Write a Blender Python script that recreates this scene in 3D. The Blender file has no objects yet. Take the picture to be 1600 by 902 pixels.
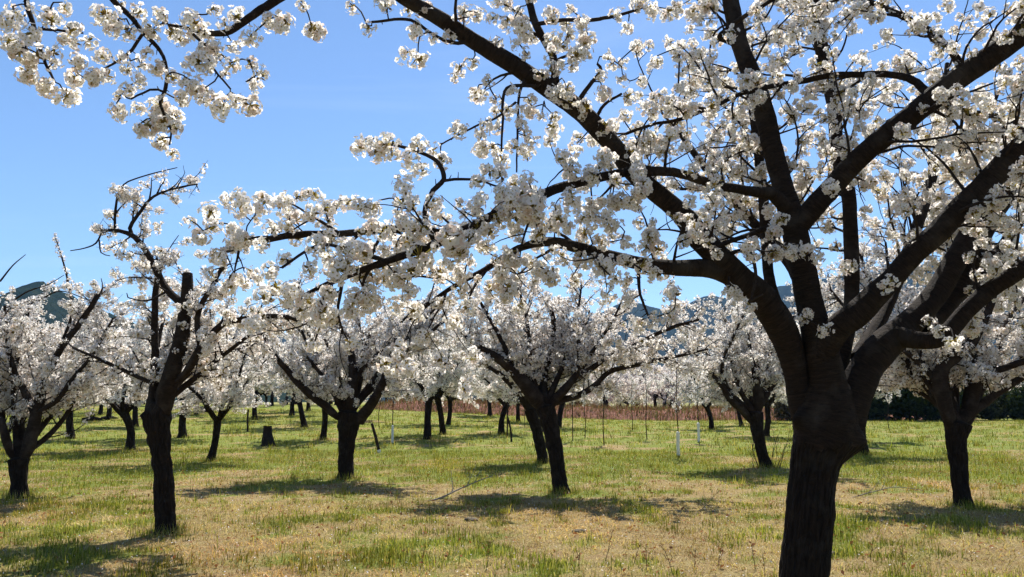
import bpy, math, random
import numpy as np
from mathutils import Vector, noise

# ------------------------------------------------------------------ camera, sky, sun, exposure
scn = bpy.context.scene
col = scn.collection
R = math.radians
CAM_Z, FPX, HORIZON = 1.6, 1244.0, 627.0          # focal length in pixels of a 1600 px wide frame
PITCH = math.atan((HORIZON - 451.0) / FPX)
cam_d = bpy.data.cameras.new('camera')
cam_d.sensor_width = 36.0
cam_d.lens = 36.0 * FPX / 1600.0
cam_d.clip_start, cam_d.clip_end = 0.05, 12000.0
cam = bpy.data.objects.new('camera', cam_d)
cam.location = (0, 0, CAM_Z)
cam.rotation_euler = (math.pi / 2 + PITCH, 0, 0)
col.objects.link(cam)
scn.camera = cam

SUN_EL, SUN_AZ = R(52), R(12)                      # azimuth measured from +Y towards +X
world = bpy.data.worlds.new('World')
scn.world = world
world.use_nodes = True
wn, wl = world.node_tree.nodes, world.node_tree.links
wn.clear()
sky = wn.new('ShaderNodeTexSky')
sky.sky_type = 'NISHITA'
sky.sun_disc = False
sky.sun_elevation = SUN_EL
sky.sun_rotation = SUN_AZ
sky.altitude = 600
sky.air_density = 1.0
sky.dust_density = 0.15
sky.ozone_density = 6.0
bg = wn.new('ShaderNodeBackground')
bg.inputs['Strength'].default_value = 0.086
wo = wn.new('ShaderNodeOutputWorld')
wtc = wn.new('ShaderNodeTexCoord')
wsep = wn.new('ShaderNodeSeparateXYZ')
wl.new(wtc.outputs['Generated'], wsep.inputs[0])
wz = wn.new('ShaderNodeMath'); wz.operation = 'MAXIMUM'; wz.inputs[1].default_value = .06
wl.new(wsep.outputs[2], wz.inputs[0])
wcmb = wn.new('ShaderNodeCombineXYZ')
for k_ in (0, 1):                                   # directions laid onto a high flat cloud layer
    dv = wn.new('ShaderNodeMath'); dv.operation = 'DIVIDE'
    wl.new(wsep.outputs[k_], dv.inputs[0]); wl.new(wz.outputs[0], dv.inputs[1])
    wl.new(dv.outputs[0], wcmb.inputs[k_])
wmap = wn.new('ShaderNodeMapping')
wmap.inputs['Scale'].default_value = (.35, 1.1, 1)
wmap.inputs['Rotation'].default_value = (0, 0, .5)
wl.new(wcmb.outputs[0], wmap.inputs['Vector'])
wno = wn.new('ShaderNodeTexNoise')
wno.inputs['Scale'].default_value = 1.3
wno.inputs['Detail'].default_value = 8
wno.inputs['Roughness'].default_value = .62
wno.inputs['Distortion'].default_value = .7
wl.new(wmap.outputs[0], wno.inputs['Vector'])
wra = wn.new('ShaderNodeValToRGB')
wra.color_ramp.elements[0].position = .52
wra.color_ramp.elements[0].color = (0, 0, 0, 1)
wra.color_ramp.elements[1].position = .82
wra.color_ramp.elements[1].color = (.16, .16, .16, 1)
wl.new(wno.outputs[0], wra.inputs[0])
wmx = wn.new('ShaderNodeMix'); wmx.data_type = 'RGBA'
wl.new(wra.outputs[0], wmx.inputs[0])
wl.new(sky.outputs[0], wmx.inputs[6])
wmx.inputs[7].default_value = (7.5, 8.0, 8.6, 1)
wl.new(wmx.outputs[2], bg.inputs['Color'])
wl.new(bg.outputs[0], wo.inputs['Surface'])

sun_d = bpy.data.lights.new('sun', 'SUN')
sun_d.energy = 5.0
sun_d.angle = R(0.5)
sun_d.color = (1.0, 0.96, 0.89)
sun = bpy.data.objects.new('sun', sun_d)
sv = Vector((math.sin(SUN_AZ) * math.cos(SUN_EL), math.cos(SUN_AZ) * math.cos(SUN_EL), math.sin(SUN_EL)))
sun.rotation_euler = sv.to_track_quat('Z', 'Y').to_euler()
sun.location = sv * 40
col.objects.link(sun)

vs = scn.view_settings
vs.view_transform = 'Standard'
vs.look = 'None'
vs.exposure = 0.92
vs.gamma = 1.0
vs.use_curve_mapping = False
scn.render.engine = 'CYCLES'
cy = scn.cycles
cy.use_denoising = True
cy.denoiser = 'OPENIMAGEDENOISE'
cy.denoising_input_passes = 'RGB_ALBEDO_NORMAL'
cy.denoising_prefilter = 'ACCURATE'
cy.max_bounces = 8
cy.diffuse_bounces = 4
cy.transmission_bounces = 6
cy.volume_bounces = 0
cy.sample_clamp_indirect = 6.0
cy.use_adaptive_sampling = True
cy.adaptive_threshold = 0.02

# ------------------------------------------------------------------ helpers
_fw = np.array([0, math.cos(PITCH), math.sin(PITCH)])
_up = np.array([0, -math.sin(PITCH), math.cos(PITCH)])
_ri = np.array([1.0, 0, 0])
_C = np.array([0, 0, CAM_Z])


def ray(px, py):
    return _fw + _ri * ((px - 800.0) / FPX) + _up * ((451.0 - py) / FPX)


def at(px, py, Y):
    """point at a real distance Y ahead, seen in direction (px, py)"""
    d = ray(px, py)
    return _C + d * (Y / d[1])


def to_px(p):
    v = np.asarray(p) - _C
    z = v @ _fw
    return 800 + FPX * (v @ _ri) / z, 451 - FPX * (v @ _up) / z, z


def sstep(a, b, x):
    t = min(1.0, max(0.0, (x - a) / (b - a)))
    return t * t * (3 - 2 * t)


def fbm(x, y, z=0.0, o=4):
    return noise.fractal((x, y, z), 1.0, 2.0, o)


def gz(x, y):
    s = 0.020 * (1 - sstep(-14, 12, x)) + 0.003
    z = s * max(0.0, min(y, 90) - 20) + 0.035 * noise.noise((x * .35, y * .35, 2)) + 0.012 * noise.noise((x * 1.7, y * 1.7, 5))
    return z - .9 * sstep(78, 92, y)                  # the ground dips behind the bank


def ground_hit(px, py):
    d = ray(px, py)
    t = 3.0
    while t < 400:
        p = _C + d * t
        if p[2] <= gz(p[0], p[1]):
            return np.array([p[0], p[1], gz(p[0], p[1])])
        t += 0.02 + t * 0.0005
    return _C + d * 90


def green_at(x, y):
    """how green the grass grows, 0 straw .. 1 green"""
    n = fbm(x * .42 + 9, y * .42, 1.0) * .42 + fbm(x * 1.9, y * 1.9 + 4, 7.0) * .62
    base = -0.02 + 0.42 * sstep(11, 20, y + 2.2 * noise.noise((x * .25, y * .25, 3.0)))
    return min(1.0, max(0.0, 0.38 + base + n * 1.15))


def unit(v):
    v = np.asarray(v, float)
    return v / max(1e-9, np.linalg.norm(v))


class Geo:
    """collects polygons and builds ONE mesh object"""
    def __init__(self):
        self.v, self.f, self.m, self.uv, self.a = [], [], [], [], []
        self.n = 0

    def add(self, verts, faces, mat=0, uv=None, attr=None):
        verts = np.asarray(verts, np.float32)
        faces = np.asarray(faces, np.int64)
        self.v.append(verts)
        self.f.append(faces + self.n)
        mm = np.asarray(mat)
        self.m.append(np.full(len(faces), int(mm)) if mm.ndim == 0 else mm)
        self.uv.append(np.zeros((faces.size, 2), np.float32) if uv is None else np.asarray(uv, np.float32).reshape(-1, 2))
        self.a.append(np.zeros((len(verts), 4), np.float32) if attr is None else np.asarray(attr, np.float32))
        self.n += len(verts)

    def mesh(self, name, mats, smooth=False, uv=True, attr=None):
        me = bpy.data.meshes.new(name)
        v = np.concatenate(self.v)
        me.vertices.add(len(v))
        me.vertices.foreach_set('co', v.ravel())
        tot = np.concatenate([np.full(len(f), f.shape[1]) for f in self.f]).astype(np.int32)
        idx = np.concatenate([f.ravel() for f in self.f]).astype(np.int32)
        st = np.concatenate([[0], np.cumsum(tot)[:-1]]).astype(np.int32)
        me.loops.add(len(idx))
        me.loops.foreach_set('vertex_index', idx)
        me.polygons.add(len(tot))
        me.polygons.foreach_set('loop_start', st)
        me.polygons.foreach_set('loop_total', tot)
        me.polygons.foreach_set('material_index', np.concatenate(self.m).astype(np.int32))
        if smooth:
            me.polygons.foreach_set('use_smooth', np.ones(len(tot), bool))
        for m in (mats if isinstance(mats, (list, tuple)) else [mats]):
            me.materials.append(m)
        if uv:
            u = me.uv_layers.new(name='UVMap')
            u.data.foreach_set('uv', np.concatenate(self.uv).ravel())
        if attr:
            a = me.attributes.new(attr, 'FLOAT_COLOR', 'POINT')
            a.data.foreach_set('color', np.concatenate(self.a).ravel())
        me.update()
        me.validate()
        return me

    def build(self, name, mats, parent=None, **k):
        return link(name, self.mesh(name, mats, **k), parent)


def link(name, me, parent=None):
    o = bpy.data.objects.new(name, me)
    col.objects.link(o)
    if parent is not None:
        o.parent = parent
        o.matrix_parent_inverse = parent.matrix_basis.inverted()
    return o


def tag(o, label=None, cat=None, group=None, kind=None):
    for k, v in (('label', label), ('category', cat), ('group', group), ('kind', kind)):
        if v:
            o[k] = v
    return o


def empty(name, loc, label=None, cat=None, group=None):
    o = bpy.data.objects.new(name, None)
    o.empty_display_size = 0.2
    o.location = loc
    col.objects.link(o)
    return tag(o, label, cat, group)


def resample(pts, step):
    """Catmull-Rom through rows (x, y, z, radius), about one row every step metres"""
    p = np.asarray(pts, float)
    if len(p) < 2:
        return p
    q = np.vstack([2 * p[0] - p[1], p, 2 * p[-1] - p[-2]])
    out = []
    for i in range(len(p) - 1):
        a, b, c, d = q[i], q[i + 1], q[i + 2], q[i + 3]
        n = max(1, int(round(np.linalg.norm(c[:3] - b[:3]) / step)))
        for t in np.linspace(0, 1, n, endpoint=False):
            out.append(.5 * (2 * b + (c - a) * t + (2 * a - 5 * b + 4 * c - d) * t * t + (3 * b - a - 3 * c + d) * t ** 3))
    out.append(p[-1])
    o = np.array(out)
    o[:, 3] = np.maximum(o[:, 3], p[:, 3].min() * .8)
    return o


def tube(g, path, sides=8, mat=0, rough=0.0, seed=0.0, cap=True):
    """tapered tube along rows (x, y, z, radius)"""
    p = path[:, :3]
    r = path[:, 3]
    n = len(p)
    tg = np.gradient(p, axis=0)
    tg /= np.maximum(np.linalg.norm(tg, axis=1, keepdims=True), 1e-9)
    ref = np.array([0, 0, 1.0]) if abs(tg[0][2]) < .9 else np.array([1.0, 0, 0])
    u = unit(np.cross(tg[0], ref))
    us = np.empty((n, 3))
    for i in range(n):
        u = u - tg[i] * (u @ tg[i])
        u /= max(1e-9, np.linalg.norm(u))
        us[i] = u
    ws = np.cross(tg, us)
    th = np.arange(sides) * (2 * math.pi / sides)
    c, s = np.cos(th), np.sin(th)
    rr = np.repeat(r[:, None], sides, 1)
    if rough:
        ln = np.concatenate([[0], np.cumsum(np.linalg.norm(np.diff(p, axis=0), axis=1))])
        for i in range(n):
            for k in range(sides):
                q = (c[k] * 1.3 + seed, s[k] * 1.3, ln[i] * 5)
                rr[i, k] *= 1 + rough * (noise.noise(q) + .5 * noise.noise((q[0] * 2.3, q[1] * 2.3, q[2] * 2.6)) + .45 * noise.noise((q[0] * 1.2, q[1] * 1.2, q[2] * 6.5)))
    V = p[:, None, :] + rr[..., None] * (c[None, :, None] * us[:, None, :] + s[None, :, None] * ws[:, None, :])
    V = V.reshape(-1, 3)
    i = np.arange(n - 1)[:, None] * sides
    k = np.arange(sides)[None, :]
    k2 = (k + 1) % sides
    F = np.stack([i + k, i + k2, i + sides + k2, i + sides + k], -1).reshape(-1, 4)
    ln = np.concatenate([[0], np.cumsum(np.linalg.norm(np.diff(p, axis=0), axis=1))])
    circ = 2 * math.pi * np.maximum(r, .004)
    ua = (k / sides) + 0 * i
    ub = ((k + 1) / sides) + 0 * i
    cm = float(circ.mean())
    v0 = np.repeat(ln[:-1, None], sides, 1) + seed
    v1 = np.repeat(ln[1:, None], sides, 1) + seed
    uv = np.stack([np.stack([ua * cm, v0], -1), np.stack([ub * cm, v0], -1), np.stack([ub * cm, v1], -1), np.stack([ua * cm, v1], -1)], 2)
    g.add(V, F, mat, uv)
    if cap:
        tip = p[-1] + tg[-1] * r[-1] * .4
        b = (n - 1) * sides
        g.add(np.vstack([V[b:b + sides], tip]), [[j, (j + 1) % sides, sides] for j in range(sides)], mat)


# ------------------------------------------------------------------ materials
def mat(name):
    m = bpy.data.materials.new(name)
    m.use_nodes = True
    m.node_tree.nodes.clear()
    return m, m.node_tree.nodes, m.node_tree.links


def mathn(n, l, op, a, b=None):
    x = n.new('ShaderNodeMath')
    x.operation = op
    for i, q in enumerate((a, b)):
        if q is None:
            continue
        if isinstance(q, (int, float)):
            x.inputs[i].default_value = q
        else:
            l.new(q, x.inputs[i])
    return x.outputs[0]


def ramp(n, l, src, stops, interp='LINEAR'):
    r = n.new('ShaderNodeValToRGB')
    r.color_ramp.interpolation = interp
    e = r.color_ramp.elements
    while len(e) < len(stops):
        e.new(0.5)
    for i, (p, c) in enumerate(stops):
        e[i].position = p
        e[i].color = (*c, 1) if len(c) == 3 else c
    l.new(src, r.inputs[0])
    return r.outputs[0]


def noisen(n, l, vec, scale, detail=5, rough=.55, dist=0.0):
    x = n.new('ShaderNodeTexNoise')
    x.inputs['Scale'].default_value = scale
    x.inputs['Detail'].default_value = detail
    x.inputs['Roughness'].default_value = rough
    x.inputs['Distortion'].default_value = dist
    if vec is not None:
        l.new(vec, x.inputs['Vector'])
    return x.outputs[0]


def mapn(n, l, src, scale):
    x = n.new('ShaderNodeMapping')
    x.inputs['Scale'].default_value = scale
    l.new(src, x.inputs['Vector'])
    return x.outputs[0]


def mixc(n, l, fac, a, b, mode='MIX'):
    x = n.new('ShaderNodeMix')
    x.data_type = 'RGBA'
    x.blend_type = mode
    for s, q in ((x.inputs[0], fac), (x.inputs[6], a), (x.inputs[7], b)):
        if isinstance(q, (int, float)):
            s.default_value = q
        elif isinstance(q, tuple):
            s.default_value = (*q, 1) if len(q) == 3 else q
        else:
            l.new(q, s)
    return x.outputs[2]


def finish(n, l, colr, rough=.9, height=None, bump=.5, dist=.02, spec=.2):
    b = n.new('ShaderNodeBsdfPrincipled')
    l.new(colr, b.inputs['Base Color'])
    b.inputs['Roughness'].default_value = rough
    b.inputs['Specular IOR Level'].default_value = spec
    if height is not None:
        q = n.new('ShaderNodeBump')
        q.inputs['Strength'].default_value = bump
        q.inputs['Distance'].default_value = dist
        l.new(height, q.inputs['Height'])
        l.new(q.outputs[0], b.inputs['Normal'])
    o = n.new('ShaderNodeOutputMaterial')
    l.new(b.outputs[0], o.inputs['Surface'])


def bark_band(name, dark, light, grey):
    """smooth cherry bark: horizontal bands of lenticels, grey patches"""
    m, n, l = mat(name)
    uv = n.new('ShaderNodeTexCoord').outputs['UV']
    ob = n.new('ShaderNodeTexCoord').outputs['Object']
    band = noisen(n, l, mapn(n, l, uv, (10.0, 58.0, 1)), 1.0, 7, .72, 1.3)
    big = noisen(n, l, ob, 5.0, 4)
    c = ramp(n, l, band, [(.30, dark), (.62, light), (.78, tuple(x * 1.6 for x in light))])
    c = mixc(n, l, ramp(n, l, big, [(.5, (0, 0, 0)), (.72, (.55, .55, .55))]), c, grey)
    h = mathn(n, l, 'ADD', band, mathn(n, l, 'MULTIPLY', noisen(n, l, ob, 60.0, 3), .35))
    finish(n, l, c, .88, h, 1.0, .026, .12)
    return m


def bark_fissure(name, dark, light, grey):
    """old bark: vertical plates with deep cracks"""
    m, n, l = mat(name)
    uv = n.new('ShaderNodeTexCoord').outputs['UV']
    ob = n.new('ShaderNodeTexCoord').outputs['Object']
    fis = noisen(n, l, mapn(n, l, uv, (34.0, 5.0, 1)), 1.0, 6, .62, .6)
    vo = n.new('ShaderNodeTexVoronoi')
    vo.feature = 'DISTANCE_TO_EDGE'
    vo.inputs['Scale'].default_value = 1.0
    l.new(mapn(n, l, uv, (26.0, 7.0, 1)), vo.inputs['Vector'])
    crack = mathn(n, l, 'MINIMUM', mathn(n, l, 'MULTIPLY', vo.outputs['Distance'], 3.0), 1.0)
    h = mathn(n, l, 'ADD', mathn(n, l, 'MULTIPLY', crack, .7), fis)
    big = noisen(n, l, ob, 7.0, 4)
    c = ramp(n, l, fis, [(.3, dark), (.62, light)])
    c = mixc(n, l, ramp(n, l, big, [(.52, (0, 0, 0)), (.75, (.5, .5, .5))]), c, grey)
    finish(n, l, c, .92, h, 1.0, .035, .12)
    return m


M = {}
M['bark'] = bark_band('cherry_bark', (.007, .0048, .0036), (.036, .024, .017), (.080, .066, .052))
M['bark_old'] = bark_fissure('old_cherry_bark', (.005, .0036, .0028), (.024, .0165, .012), (.050, .043, .035))


def simple(name, c0, c1, scale, rough=.9, bump=.4, detail=5):
    m, n, l = mat(name)
    ob = n.new('ShaderNodeTexCoord').outputs['Object']
    f = noisen(n, l, ob, scale, detail, .6)
    finish(n, l, ramp(n, l, f, [(.3, c0), (.7, c1)]), rough, f, bump, .01)
    return m


M['twig'] = simple('twig_bark', (.012, .008, .006), (.034, .024, .019), 45)
M['dead_wood'] = simple('dead_wood', (.10, .085, .07), (.30, .27, .23), 30)
M['stump_wood'] = simple('stump_wood', (.006, .005, .004), (.028, .021, .016), 14)
M['guard'] = simple('white_guard', (.62, .62, .58), (.80, .80, .76), 9, .6, .1)
M['clod'] = simple('earth_clod', (.07, .055, .035), (.20, .16, .10), 20)


def leafy(name, colr, trans, fac, attr=None, amount=0.0, rough=.6):
    """thin tissue: reflects and lets light through; attr tints each flower or blade a little"""
    m, n, l = mat(name)
    d = n.new('ShaderNodeBsdfDiffuse')
    t = n.new('ShaderNodeBsdfTranslucent')
    mx = n.new('ShaderNodeMixShader')
    mx.inputs[0].default_value = fac
    if attr:
        a = n.new('ShaderNodeAttribute')
        a.attribute_name = attr
        if amount >= 1:
            cd = a.outputs['Color']
            ct = mixc(n, l, 1.0, a.outputs['Color'], trans, 'MULTIPLY')
        else:
            cd = mixc(n, l, amount, colr, a.outputs['Color'], 'MULTIPLY')
            ct = mixc(n, l, amount, trans, a.outputs['Color'], 'MULTIPLY')
        l.new(cd, d.inputs['Color'])
        l.new(ct, t.inputs['Color'])
    else:
        d.inputs['Color'].default_value = (*colr, 1)
        t.inputs['Color'].default_value = (*trans, 1)
    o = n.new('ShaderNodeOutputMaterial')
    l.new(d.outputs[0], mx.inputs[1])
    l.new(t.outputs[0], mx.inputs[2])
    l.new(mx.outputs[0], o.inputs['Surface'])
    return m


M['petal'] = leafy('cherry_petal', (.92, .905, .885), (.92, .885, .835), .56, 'tint', .9)
M['heart'] = leafy('flower_heart', (.40, .33, .08), (.42, .34, .06), .4)
M['young_leaf'] = leafy('young_leaf', (.15, .105, .04), (.21, .145, .035), .45)
M['grass'] = leafy('grass_blade', (1, 1, 1), (1.0, .98, .62), .38, 'tint', 1.0)
M['litter'] = leafy('dead_leaf', (.26, .11, .05), (.25, .10, .03), .25)
M['petal_fallen'] = leafy('fallen_petal', (.8, .74, .70), (.7, .6, .55), .2)
M['shrub'] = leafy('shrub_leaf', (1, 1, 1), (1.0, 1.0, .5), .3, 'tint', 1.0)
BLOOM = [M['petal'], M['heart'], M['young_leaf']]

# ground: straw thatch, bare soil and green, mixed by how green the grass grows there
m, n, l = mat('orchard_ground')
ob = n.new('ShaderNodeTexCoord').outputs['Object']
at_ = n.new('ShaderNodeAttribute')
at_.attribute_name = 'tint'
fine = noisen(n, l, mapn(n, l, ob, (1, 1, 1)), 38, 6, .7)
mid_ = noisen(n, l, ob, 3.2, 8, .72)
fib = noisen(n, l, mapn(n, l, ob, (60, 22, 30)), 1.0, 4, .6, 1.5)
straw = ramp(n, l, fine, [(.28, (.09, .065, .028)), (.45, (.31, .235, .10)), (.62, (.46, .365, .17)), (.8, (.58, .48, .27))])
straw = mixc(n, l, ramp(n, l, mid_, [(.40, (0, 0, 0)), (.60, (.85, .85, .85))]), straw, (.30, .195, .095))
grn = ramp(n, l, fine, [(.3, (.08, .10, .02)), (.55, (.22, .25, .05)), (.8, (.38, .37, .12))])
gm = mathn(n, l, 'ADD', at_.outputs['Fac'], mathn(n, l, 'MULTIPLY', mathn(n, l, 'SUBTRACT', mid_, .5), 1.1))
c = mixc(n, l, ramp(n, l, gm, [(.40, (0, 0, 0)), (.72, (1, 1, 1))]), straw, grn)
finish(n, l, c, .95, mathn(n, l, 'ADD', fine, fib), .9, .04, .05)
M['ground'] = m

m, n, l = mat('red_earth')
ob = n.new('ShaderNodeTexCoord').outputs['Object']
f = noisen(n, l, ob, 1.3, 8, .7)
finish(n, l, ramp(n, l, f, [(.3, (.10, .042, .027)), (.55, (.21, .10, .068)), (.75, (.30, .17, .12))]), .95, f, .8, .3, .05)
M['red_earth'] = m


def hill_mat(name, c0, c1, c2):
    m, n, l = mat(name)
    ob = n.new('ShaderNodeTexCoord').outputs['Object']
    f = noisen(n, l, ob, .055, 9, .72)
    b = noisen(n, l, ob, .008, 5, .6)
    c = ramp(n, l, f, [(.32, c0), (.55, c1), (.74, c2)])
    c = mixc(n, l, ramp(n, l, b, [(.4, (0, 0, 0)), (.7, (.6, .6, .6))]), c, c0)
    finish(n, l, c, .95, f, 1.0, 9.0, .0)
    return m


M['hill_near'] = hill_mat('wooded_hill', (.008, .015, .007), (.026, .038, .016), (.07, .07, .038))
M['hill_far'] = hill_mat('far_wooded_hill', (.012, .018, .014), (.030, .040, .026), (.06, .06, .045))

# ------------------------------------------------------------------ the setting
def grid_axis(fine0, fine1, step, far0, far1, grow=1.35):
    a = list(np.arange(fine0, fine1 + 1e-6, step))
    s, x = step, a[0]
    lo = []
    while x > far0:
        s *= grow
        x -= s
        lo.append(x)
    s, x = step, a[-1]
    hi = []
    while x < far1:
        s *= grow
        x += s
        hi.append(x)
    return np.array(lo[::-1] + a + hi)


xs = grid_axis(-34, 42, .52, -2900, 2900)
ys = grid_axis(0, 62, .52, -60, 3300)
g = Geo()
V, A = [], []
for y in ys:
    for x in xs:
        V.append((x, y, gz(x, y) if -200 < x < 200 else gz(math.copysign(200, x), y)))
        q = green_at(x, y) if abs(x) < 60 and y < 90 else .6
        A.append((q, q, q, 1))
nx, ny = len(xs), len(ys)
F = (np.arange(ny - 1)[:, None] * nx + np.arange(nx - 1)[None, :])[..., None] + np.array([0, 1, nx + 1, nx])
g.add(V, F.reshape(-1, 4), 0, None, A)
tag(g.build('ground', M['ground'], smooth=True, uv=False, attr='tint'), kind='structure')

# bank of red earth beyond the last rows
g = Geo()
bx = np.linspace(-22, 40, 125)
prof = [(0, -.1), (.8, .25), (1.8, .75), (3.0, 1.15), (4.5, 1.35), (8, 1.3), (14, 1.0), (18, -.3)]
V = []
for x in bx:
    e = sstep(-13, -8, x) * (1 - sstep(27, 40, x)) * .62
    for dy, h in prof:
        y = 62 + dy + 1.5 * noise.noise((x * .12, 3, 0))
        V.append((x, y, gz(x, y) - .05 + h * e * (1 + .25 * noise.noise((x * .5, dy, 1)))))
k = len(prof)
F = (np.arange(len(bx) - 1)[:, None] * k + np.arange(k - 1)[None, :])[..., None] + np.array([0, k, k + 1, 1])
g.add(V, F.reshape(-1, 4))
tag(g.build('earth_bank', M['red_earth'], smooth=True, uv=False), kind='structure')


g = Geo()                                             # dry reddish weeds growing on the bank
rb = np.random.default_rng(8)
V, T = [], []
for i in range(15000):
    x, dy = rb.uniform(-12, 30), rb.uniform(-.6, 9)
    h = float(np.interp(dy, [q[0] for q in prof], [q[1] for q in prof])) * sstep(-13, -8, x) * (1 - sstep(27, 40, x)) * .62
    y = 62 + dy + 1.5 * noise.noise((x * .12, 3, 0))
    p = np.array([x, y, gz(x, y) - .08 + h])
    a = rb.uniform(0, 6.28)
    w, t_ = rb.uniform(.02, .05), rb.uniform(.12, .55) * (1 + .8 * noise.noise((x * .4, dy, 4)))
    d = np.array([math.cos(a), math.sin(a), 0])
    V += [p - d * w, p + d * w, p + np.array([rb.normal() * .12, rb.normal() * .12, t_])]
    c_ = np.array([(.20, .095, .062), (.25, .15, .105), (.13, .07, .045), (.22, .17, .09), (.13, .14, .05)])[int(rb.integers(5))] * rb.uniform(.7, 1.2)
    T += [(*c_, 1)] * 3
g.add(V, np.arange(len(V)).reshape(-1, 3), 0, None, T)
tag(g.build('dry_scrub', M['grass'], uv=False, attr='tint'), 'reddish brown dry weeds covering the low earth bank', 'scrub', kind='stuff')


def hill(name, material, ridge, dist, width, x0, x1, nxs, nys, rough, seed):
    """wooded ridge: crest heights interpolated between (x, height) in metres, falling off to both sides"""
    rx, rh = np.array([r[0] for r in ridge]), np.array([r[1] for r in ridge])
    X = np.linspace(x0, x1, nxs)
    T = np.linspace(-1, 1, nys)
    V = []
    for x in X:
        h0 = float(np.interp(x, rx, rh))
        for t in T:
            s = (1 - abs(t)) ** .85
            q = noise.fractal((x / 190 + seed, t * width / 190, seed), .9, 2.1, 6)
            r = 1 - abs(noise.noise((x / 120 + seed, t * width / 260, 3.3)))
            z = h0 * s * (1 + rough * q * (.35 + abs(t))) * (.86 + .14 * r if abs(t) > .03 else 1)
            z += (noise.noise((x / 9., t * width / 9., seed)) * 2.2 + noise.noise((x / 4., t * width / 4., seed)) * 1.3) * min(1, s * 4)
            V.append((x, dist + t * width + 25 * noise.noise((x / 160, 0, seed)), z - 3))
    F = (np.arange(nxs - 1)[:, None] * nys + np.arange(nys - 1)[None, :])[..., None] + np.array([0, nys, nys + 1, 1])
    g = Geo()
    g.add(V, F.reshape(-1, 4))
    return tag(g.build(name, material, smooth=True, uv=False), kind='structure')


def crest(px, py, Y):
    p = at(px, py, Y)
    return (p[0], p[2] + 3)


hill('wooded_hill', M['hill_near'],
     [crest(a, b, 800) for a, b in ((-500, 500), (-120, 485), (0, 474), (35, 460), (62, 450), (95, 464), (140, 486), (200, 502), (260, 524), (340, 560), (480, 612), (600, 640))],
     800, 260, -900, -110, 170, 46, .22, 4.1)
hill('mountain_ridge', M['hill_far'],
     [crest(a, b, 1900) for a, b in ((-900, 470), (-300, 500), (100, 520), (310, 505), (480, 530), (640, 560), (800, 540), (900, 505), (945, 484), (980, 468), (1010, 474), (1050, 484), (1085, 464), (1110, 458), (1160, 462), (1250, 440), (1350, 425), (1450, 405), (1545, 393), (1700, 380), (2100, 400))],
     1900, 560, -2300, 2300, 330, 44, .18, 9.7)

# ------------------------------------------------------------------ blossoms
def frame_of(nrm, rng):
    a = unit(np.cross(nrm, rng.normal(size=3)))
    return a, np.cross(nrm, a)


def flower(V, F, Mt, c, nrm, r, rng, det):
    """open five-petalled flower facing nrm; det 2 notched petals, 1 folded squares"""
    a, b = frame_of(nrm, rng)
    o = len(V)
    if det >= 2:
        for k in range(5):
            th = k * 2 * math.pi / 5 + rng.uniform(-.12, .12)
            d = math.cos(th) * a + math.sin(th) * b
            s = -math.sin(th) * a + math.cos(th) * b
            w = rng.uniform(.40, .52) * r
            cup = rng.uniform(.05, .38) * r
            i = len(V)
            if det == 3:
                V += [c + d * r * .08, c + d * r * .58 + s * w + nrm * cup * .55, c + d * r * .96 + s * w * .42 + nrm * cup,
                      c + d * r * .90 + nrm * cup * .85, c + d * r * .96 - s * w * .42 + nrm * cup, c + d * r * .58 - s * w + nrm * cup * .55]
                F += [[i, i + 1, i + 2, i + 3], [i, i + 3, i + 4, i + 5]]
                Mt += [0, 0]
            else:
                V += [c + d * r * .06, c + d * r * .62 + s * w + nrm * cup * .6, c + d * r + nrm * cup, c + d * r * .62 - s * w + nrm * cup * .6]
                F += [[i, i + 1, i + 2, i + 3]]
                Mt += [0]
        i = len(V)
        q = .24 * r
        V += [c + a * q + nrm * .14 * r, c + b * q + nrm * .14 * r, c - a * q + nrm * .14 * r, c - b * q + nrm * .14 * r]
        F += [[i, i + 1, i + 2, i + 3]]
        Mt += [1]
    else:
        lift = rng.uniform(-.15, .45) * r
        i = len(V)
        V += [c + a * r + nrm * lift, c + b * r, c - a * r + nrm * lift * .6, c - b * r]
        F += [[i, i + 1, i + 2, i + 3]]
        Mt += [0]
    return len(V) - o


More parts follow.
